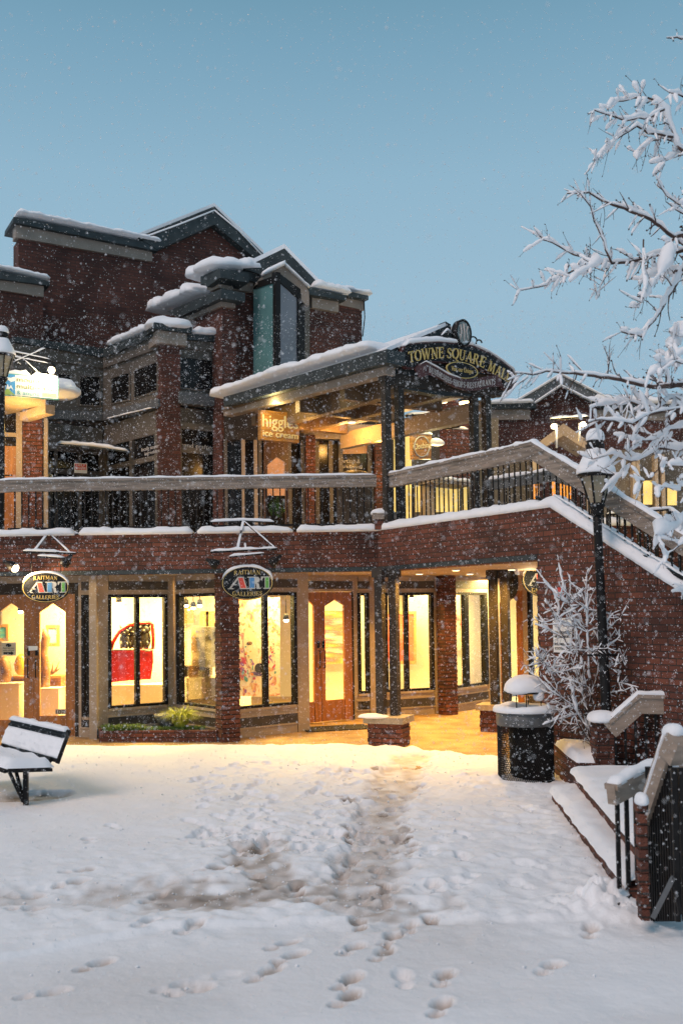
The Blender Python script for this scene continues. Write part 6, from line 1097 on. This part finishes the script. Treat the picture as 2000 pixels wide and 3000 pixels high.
TB = [ # (pixel path, r0, r1, snow, twigs)
 ([(2060, 100), (1998, 112), (1952, 110)], .008, .003, .012, 2),
 ([(2060, 480), (1985, 430), (1950, 330), (1915, 292), (1875, 282), (1840, 290), (1795, 300), (1780, 318)], .014, .004, .04, 26),
 ([(2040, 300), (1985, 275), (1960, 270)], .008, .004, .03, 6), ([(1972, 402), (1900, 388), (1865, 370), (1810, 403), (1785, 430), (1760, 450), (1740, 472)], .010, .003, .032, 20),
 ([(1945, 320), (1900, 345), (1870, 345), (1830, 352), (1790, 340), (1740, 322)], .009, .003, .032, 18), ([(2040, 430), (1990, 445), (1960, 465), (1905, 478)], .008, .003, .03, 12), ([(1990, 420), (1940, 405), (1905, 415), (1865, 445)], .007, .003, .04, 12),
 ([(2060, 760), (2000, 690), (1975, 695), (1935, 665), (1890, 635), (1845, 617), (1795, 598), (1760, 587), (1725, 565), (1660, 566)], .018, .004, .022, 22),
 ([(1790, 770), (1760, 690), (1738, 645), (1728, 605), (1700, 568)], .009, .003, .016, 12), ([(2060, 700), (2000, 735), (1950, 740), (1880, 760), (1840, 768), (1790, 770), (1740, 765), (1720, 760), (1660, 735), (1620, 712), (1590, 702)], .016, .004, .036, 30),
 ([(1740, 765), (1690, 785), (1640, 810), (1600, 835), (1560, 842), (1520, 851)], .008, .003, .034, 18), ([(1785, 772), (1770, 810), (1755, 850), (1748, 868)], .007, .003, .02, 10), ([(1760, 770), (1700, 800), (1670, 825)], .007, .004, .055, 8),
 ([(2080, 640), (2020, 740), (1980, 830), (1960, 860), (1930, 920), (1890, 965), (1880, 985), (1820, 972)], .026, .004, .034, 26), ([(1885, 700), (1883, 780), (1890, 830), (1878, 885)], .006, .003, .02, 12), ([(2050, 590), (1985, 600), (1925, 543)], .007, .003, .02, 10),
 ([(1970, 700), (1950, 780), (1900, 850), (1870, 900)], .008, .003, .05, 16), ([(2040, 640), (1990, 620), (1950, 590)], .007, .003, .02, 8), ([(2060, 820), (1990, 800), (1930, 800), (1880, 820)], .009, .003, .05, 12),
 ([(2080, 1160), (2000, 1126), (1930, 1135), (1860, 1125), (1800, 1108), (1740, 1102), (1660, 1092), (1600, 1088), (1560, 1097), (1510, 1093)], .02, .003, .024, 30), ([(1545, 1103), (1510, 1130), (1490, 1155), (1465, 1175)], .005, .002, .018, 4),
 ([(1778, 1107), (1782, 1060), (1768, 1015)], .005, .002, .012, 8), ([(1690, 1098), (1670, 1130), (1655, 1170)], .005, .002, .014, 4), ([(1860, 1127), (1842, 1180), (1832, 1225), (1830, 1260)], .005, .002, .012, 6), ([(1895, 1135), (1890, 1180), (1880, 1200)], .005, .002, .02, 5),
 ([(2060, 1190), (1940, 1205), (1880, 1222), (1850, 1240), (1760, 1230), (1710, 1240)], .012, .003, .034, 22), ([(1920, 1200), (1850, 1178), (1780, 1185), (1730, 1196)], .008, .003, .03, 16), ([(2060, 1300), (1985, 1320), (1930, 1312), (1880, 1345), (1850, 1352), (1790, 1330), (1735, 1345)], .010, .003, .036, 24),
 ([(1850, 1352), (1822, 1390), (1785, 1418), (1760, 1445)], .006, .003, .032, 6), ([(2060, 1380), (1985, 1362), (1940, 1362), (1900, 1400), (1870, 1415)], .008, .003, .034, 16), ([(2060, 1240), (1960, 1260), (1910, 1290), (1860, 1290), (1800, 1275)], .008, .003, .032, 18), ([(2060, 1150), (1960, 1170), (1900, 1215)], .008, .003, .036, 12),
 ([(2080, 1500), (2000, 1525), (1960, 1552), (1920, 1568)], .010, .003, .055, 12), ([(2080, 1560), (2000, 1592), (1960, 1620), (1935, 1655)], .007, .003, .034, 8), ([(2060, 1728), (2000, 1730), (1952, 1738)], .006, .003, .02, 3), ([(2080, 900), (2010, 960), (1970, 1020), (1955, 1060)], .010, .004, .05, 14), ([(2060, 1010), (1990, 1040), (1940, 1075), (1900, 1100)], .008, .004, .05, 12), ([(2050, 1080), (1980, 1060), (1940, 1085)], .006, .003, .03, 8), ([(2060, 1420), (1990, 1440), (1950, 1425), (1925, 1430)], .006, .003, .04, 8)]
for i, (pp, r0, r1, sw, tw) in enumerate(TB):
    dd = D0 + rr.uniform(-.35, .35); n_ = len(pp); branchy(br, sn, [P(x, y, dd + (n_ - 1 - j) / n_ * .25) for j, (x, y) in enumerate(pp)], r0, r1, rr, sw * 1.12, tw, .17, dens=1.35, tws=.85)
bo = MB(); Tb = P(2250, 1600, 7.5); bo.tube([(Tb.x, Tb.y, 0), (Tb.x + .03, Tb.y, 1.2), (Tb.x, Tb.y, 2.4), P(2210, 1150, 7.4), P(2170, 760, 7.3), P(2120, 420, 7.3)], [.14, .11, .1, .07, .05, .02], BARK, 14); bo.build('trunk', TR)
for i, (pp, r0, r1, sw, tw) in enumerate(TB):
    if pp[0][0] > 2030: x, y = pp[0]; br.tube([P(2215 - (1600 - y) * .05, y + 60, 7.4), P(2130, y + 20, 7.35), P(x, y, D0 + .25)], [r0 * 1.6, r0 * 1.3, r0], BARK, 6)
br.build('branches', TR); sn.build('branch_snow', TR)
# shrub by the stair wall
SHR = thing('snowy_shrub', 'leafless shrub coated in snow growing before the brick stair wall around the lamp pole', 'shrub', P(1740, 2190, 10.9)); br = MB(); sn = MB(); rr = random.Random(5)
b0 = P(1745, 2200, 10.95); tips = [(1592, 1700), (1636, 1650), (1640, 1720), (1600, 1765), (1550, 1812), (1548, 1925), (1545, 1965), (1598, 2010), (1620, 2050), (1580, 1900), (1690, 1740), (1718, 1680), (1700, 1800), (1740, 1780), (1760, 1700), (1795, 1800), (1815, 1800), (1835, 1775), (1828, 1850), (1855, 1910), (1868, 1905), (1845, 1960), (1820, 1990), (1870, 2015), (1660, 1900), (1670, 2000), (1655, 1960), (1660, 1840), (1570, 1920), (1605, 2080), (1680, 2050), (1640, 2090), (1900, 2020), (1860, 1990), (1915, 1990), (1590, 1830), (1610, 1960), (1720, 1900), (1780, 1900), (1700, 1960), (1650, 1780), (1665, 1700)]
mains = [(1600, 1760), (1650, 1700), (1720, 1720), (1790, 1790), (1850, 1860), (1560, 1900), (1580, 1990), (1860, 1960), (1680, 1830), (1640, 2040), (1890, 2020), (1750, 1860)]; nodes = []
for (x, y) in mains:
    dd = 10.8 + rr.uniform(-.3, .2); tip = P(x, y, dd); q1_ = b0.lerp(tip, .35) + Vector((rr.uniform(-.08, .08), 0, .05)); q2_ = b0.lerp(tip, .7) + Vector((rr.uniform(-.06, .06), 0, rr.uniform(0, .08))); pl_ = [b0 + Vector((rr.uniform(-.05, .05), rr.uniform(-.05, .05), 0)), q1_, q2_, tip]
    branchy(br, sn, pl_, .011, .003, rr, .016, 22, .2, buds=False, sprob=.6, tws=.7); nodes += [q1_.lerp(q2_, .6), q2_, q2_.lerp(tip, .5), q1_]
for (x, y) in tips + [(t_[0] + rr.uniform(-40, 40), t_[1] + rr.uniform(-30, 60)) for t_ in tips] + [(t_[0] * .6 + 690 + rr.uniform(-50, 50), t_[1] * .7 + 590 + rr.uniform(-60, 60)) for t_ in tips[::2]]:
    tip = P(x, y, 10.75 + rr.uniform(-.35, .3)); c_ = min(nodes, key=lambda n_: abs((n_ - tip).length - .33) + (.25 if n_.z > tip.z + .1 else 0)); mid_ = c_.lerp(tip, .5) + Vector((rr.uniform(-.05, .05), 0, rr.uniform(-.05, .03)))
    branchy(br, sn, [c_, mid_, tip], .005, .0022, rr, .018, 11, .13, buds=False, sprob=.7, tws=.7)
br.build('stems', SHR); sn.build('stem_snow', SHR)
# regulation sign on the wall
NS = thing('rules_sign', 'small white sign against skateboarding and cycling, half hidden by the snowy shrub', 'sign', VB.at(1645, 1912, .02)); m_ = MB(); VB.poly(m_, [(1618, 1811), (1621, 1911), (1674, 1914), (1674, 1811)], WHITE, .012, .006); m_.build('plate', NS); m_ = MB()
for i, (s_, y) in enumerate((('NO', 1834), ('SKATEBOARDING', 1856), ('BICYCLE RIDING', 1868), ('ROLLERBLADING', 1891), ('SCOOTER RIDING', 1903))): text(m_, s_, lambda u, v: VB.at(1625 + (46 if i else 20) * u + (0 if i else 12), y + u * 1.5 - (7.5 if i else 16) * v, .013), BLACK, .003, VB.n)
m_.build('lettering', NS)
AB = MB(); q = VB.at(1640, 1736, .03); AXB = Matrix((VB.t, Vector((0, 0, 1)), VB.n)).transposed(); AB.lathe(q, [(.06, 0), (.06, .02), (.05, .05), (.02, .06)], REDL, 20, ax=AXB); AB.build('red_bell', None, 'round red alarm bell on the brick stair wall behind the shrub', 'bell')
# ================================================================== steps and their rails at right
ST = thing('garden_steps', 'broad snow covered brick steps rising to the right at the lower right corner', 'steps', (2.6, 8, 0)); SL = [((2.06, 10.0), (1.84, 6.55), .17), ((2.30, 10.1), (2.0, 6.6), .33)]
for (a, b, z) in SL:
    m_ = MB(); m_.prism([Vector((a[0], a[1], z - .02)), Vector((b[0], b[1], z - .02)), Vector((5.0, b[1], z - .02)), Vector((5.0, a[1], z - .02))], Vector((0, 0, -.17 if z > .2 else -.2)), BRICK); m_.build('step', ST)
    m_ = MB(); sv = []; n1, n2_ = 90, 16; 
    for i in range(n1 + 1):
        for j in range(n2_ + 1):
            p = Vector((a[0] + (b[0] - a[0]) * i / n1, a[1] + (b[1] - a[1]) * i / n1, 0)); wv = .03 * hv(Vector((p.y * 4, z * 9, 0))); wd = .62 if z < .2 else 2.6; k_ = (j / n2_) ** (1 if z < .2 else 2); p.x += -.03 + wv * .5 + k_ * wd; p.z = z - .022 + (.015 + .05 * min(1, k_ * wd / .07) ** .5) * (1 if j else 0) + (.014 * hv(p * 5) + .008 * hv(p * 15) if j else 0); sv.append(p)
    m_.add(sv, [(i * (n2_ + 1) + j, (i + 1) * (n2_ + 1) + j, (i + 1) * (n2_ + 1) + j + 1, i * (n2_ + 1) + j + 1) for i in range(n1) for j in range(n2_)], SNOW, True); m_.build('step_snow', ST)
BW = mat('warm_rail_board', (.32, .245, .19), .55, .2, 5, .3, stretch=(1, 1, 5))
def railthing(label, pts, feet, gap, h_, wall=None, dpost=None, limit=60, s=.022, w_=.06):
    root = thing('step_railing', label, 'railing', pts[0], 'railings of the right hand steps'); m_ = MB(); board_rail(m_, pts, h_, w_, BW); m_.build('top_rail', root); balusters(root, pts, gap, feet, h_, s, limit=limit)
    m_ = MB(); m_.snowline([Vector(p) for p in pts], w_ + .04, .05, SNOW, nz=.2, step=.04); m_.build('snow_cap', root); return root
railthing('far step railing on the brick pier, sloping up then level, snow on top', [P(1785, 2170 - 60, 10.3) + Vector((.0, 0, 0)), P(1867, 2036, 10.3), P(2080, 2042, 10.3)], lambda p: .3, .105, .19)
BKW = thing('step_side_wall', 'dark brick wall with snow on top behind the far step railing', 'wall', (3, 10.7, 0)); m_ = MB(); a, b = P(1800, 2200, 10.75), P(2150, 2200, 10.75); wallseg(m_, wx(a, 0), wx(b, 0), .68, .3); m_.build('brick_face', BKW); m_ = MB(); m_.snowline([wx(a, .68) + Vector((0, .12, 0)), wx(b, .68) + Vector((0, .12, 0))], .34, .13, SNOW); m_.build('snow_cap', BKW)
r2 = railthing('middle step railing board in front of the steps with two open black balusters', [P(1792, 2300, 6.45), P(1905, 2243, 6.75), P(2080, 2243, 6.9)], lambda p: .17, .105, .125, s=.026)
m_ = MB(); m_.bar(P(1805, 2655, 6.42), P(1900, 2590, 6.75), .025, .03, BLACK); m_.build('bottom_rail', r2)
NP = thing('brick_newel', 'narrow brick pier with snow at its top, foot of the nearest railing', 'pillar', (1.9, 6.0, 0)); q = P(1885, 2500, 6.05); pillar('brick_shaft', (q.x - .01, q.y), .055, .08, P(1880, 2695, 6.05).z, P(1880, 2350, 6.0).z, 0, NP); m_ = MB(); q2_ = P(1878, 2350, 6.0); m_.blob(q2_, .04, .07, .05, SNOW, .3); m_.build('snow_cap', NP)
a, b = P(1884, 2378, 6.3), P(1958, 2150, 6.0)
r3 = thing('near_step_railing', 'nearest blurred railing climbing steeply to a snow capped top at the right edge', 'railing', a); m_ = MB(); m_.bar(a - Vector((0, 0, .055)), b - Vector((0, 0, .055)), .05, .12, BW); m_.bar(b + Vector((-.0, 0, -.05)), P(1992, 2215, 5.9), .09, .15, BW); m_.build('top_rail', r3); m_ = MB(); m_.snowline([a, a.lerp(b, .5), b], .07, .05, SNOW, nz=.3, step=.04); m_.blob(b + Vector((.03, .0, .0)), .065, .07, .06, SNOW, .25); m_.build('snow_cap', r3)
for i in range(11):
    p = a.lerp(b, .06 + i * .088); m_ = MB(); m_.bar((p.x + .012, p.y, P(1900, 2700, p.y).z), (p.x + .012, p.y, p.z - .09), .024, .02, BLACK); m_.build('baluster', r3)
for i in range(2): p = P(1972 + i * 22, 2250, 5.9); m_ = MB(); m_.bar((p.x, p.y, P(1990, 2700, 5.9).z), (p.x, p.y, p.z), .03, .03, BLACK); m_.build('baluster', r3)
m_ = MB(); m_.bar(P(1912, 2690, 5.9), P(1972, 2570, 5.85), .022, .03, STEEL); m_.bar(P(1972, 2570, 5.85), P(1992, 2680, 5.85), .02, .02, BLACK); m_.build('brace', r3)
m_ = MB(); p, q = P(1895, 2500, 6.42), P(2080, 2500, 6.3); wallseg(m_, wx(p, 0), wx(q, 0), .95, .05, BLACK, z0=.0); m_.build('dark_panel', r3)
# ================================================================== falling snow
rs = np.random.RandomState(3); nf = 230000; d = 1.3 + (rs.rand(nf) ** .55) * 18.5; u = (rs.rand(nf) - .5) * 1.12; v = rs.rand(nf); x = u * d * .8; z = 2 + (-.48 + v * 1.1) * d; ok = (z > .12) & (z < 9.5) & ((z < 2 + .30 * d) | (rs.rand(nf) < .3))
# keep the flakes outside the buildings
ins = (d > 14.6) & (z < 3.2); ok &= ~ins; ok &= ~((d > 14.8) & (z < 5.6) & (x > -2) & (x < 2.6)); x, d, z = x[ok], d[ok], z[ok]; nf = len(x)
s = (.0017 + .0028 * rs.rand(nf) ** 2.5) * np.clip(.45 + d / 7, 0, 1.15) * (1 + .25 * (rs.rand(nf) > .93)); ang = rs.rand(nf) * 6.28
o8 = np.array([(1.1, 0, -.6), (-.6, .95, -.6), (-.6, -.95, -.6), (0, 0, 1.2)], np.float32); f8 = np.array([(0, 1, 3), (1, 2, 3), (2, 0, 3), (0, 2, 1)], np.int32)
co = (o8[None] * s[:, None, None]) + np.stack([x, d, z], -1)[:, None, :]; me = bpy.data.meshes.new('falling_snow'); me.vertices.add(nf * 4); me.vertices.foreach_set('co', co.astype(np.float32).ravel())
fa = (f8[None] + (np.arange(nf) * 4)[:, None, None]).astype(np.int32).reshape(-1); me.loops.add(len(fa)); me.loops.foreach_set('vertex_index', fa); me.polygons.add(nf * 4); me.polygons.foreach_set('loop_start', np.arange(0, nf * 12, 3, dtype=np.int32)); me.polygons.foreach_set('loop_total', np.full(nf * 4, 3, np.int32)); me.update(); me.validate()
me.materials.append(mat('snowflake', (.9, .9, .92), .9, .02, 1)); o = bpy.data.objects.new('falling_snow', me); COL.objects.link(o); o['kind'] = 'stuff'; o['label'] = 'snowflakes falling through the air all over the square'
# ================================================================== render settings
sc.view_settings.view_transform = 'Standard'; sc.view_settings.look = 'None'; sc.view_settings.exposure = 0; sc.view_settings.gamma = 1
sc.cycles.use_denoising = True; sc.cycles.sample_clamp_indirect = 6; sc.cycles.max_bounces = 6; sc.cycles.transparent_max_bounces = 12
# track lights inside the gallery
for i, (x, y, d_) in enumerate(((545, 1772, 17.6), (566, 1779, 18.0), (585, 1772, 17.8), (706, 1778, 17.2), (745, 1766, 17.4), (762, 1770, 17.6), (1205, 1752, 19.6), (348, 1765, 17.6), (60, 1790, 17.2), (838, 1815, 17.0))):
    q = P(x, y, d_); m_ = MB(); m_.lathe((q.x, q.y, q.z), [(.05, 0), (.045, .08), (.02, .1)], BLACK, 10); m_.tube([(q.x, q.y, q.z + .1), (q.x, q.y, 2.54)], .008, BLACK, 6); m_.blob((q.x, q.y, q.z - .01), .045, .045, .04, BULB, 0, n=10, m=6, flat=1); m_.build('pendant_spot', None, 'small bright pendant spotlight hanging from the gallery ceiling', 'ceiling light', 'pendant spotlights in the gallery')
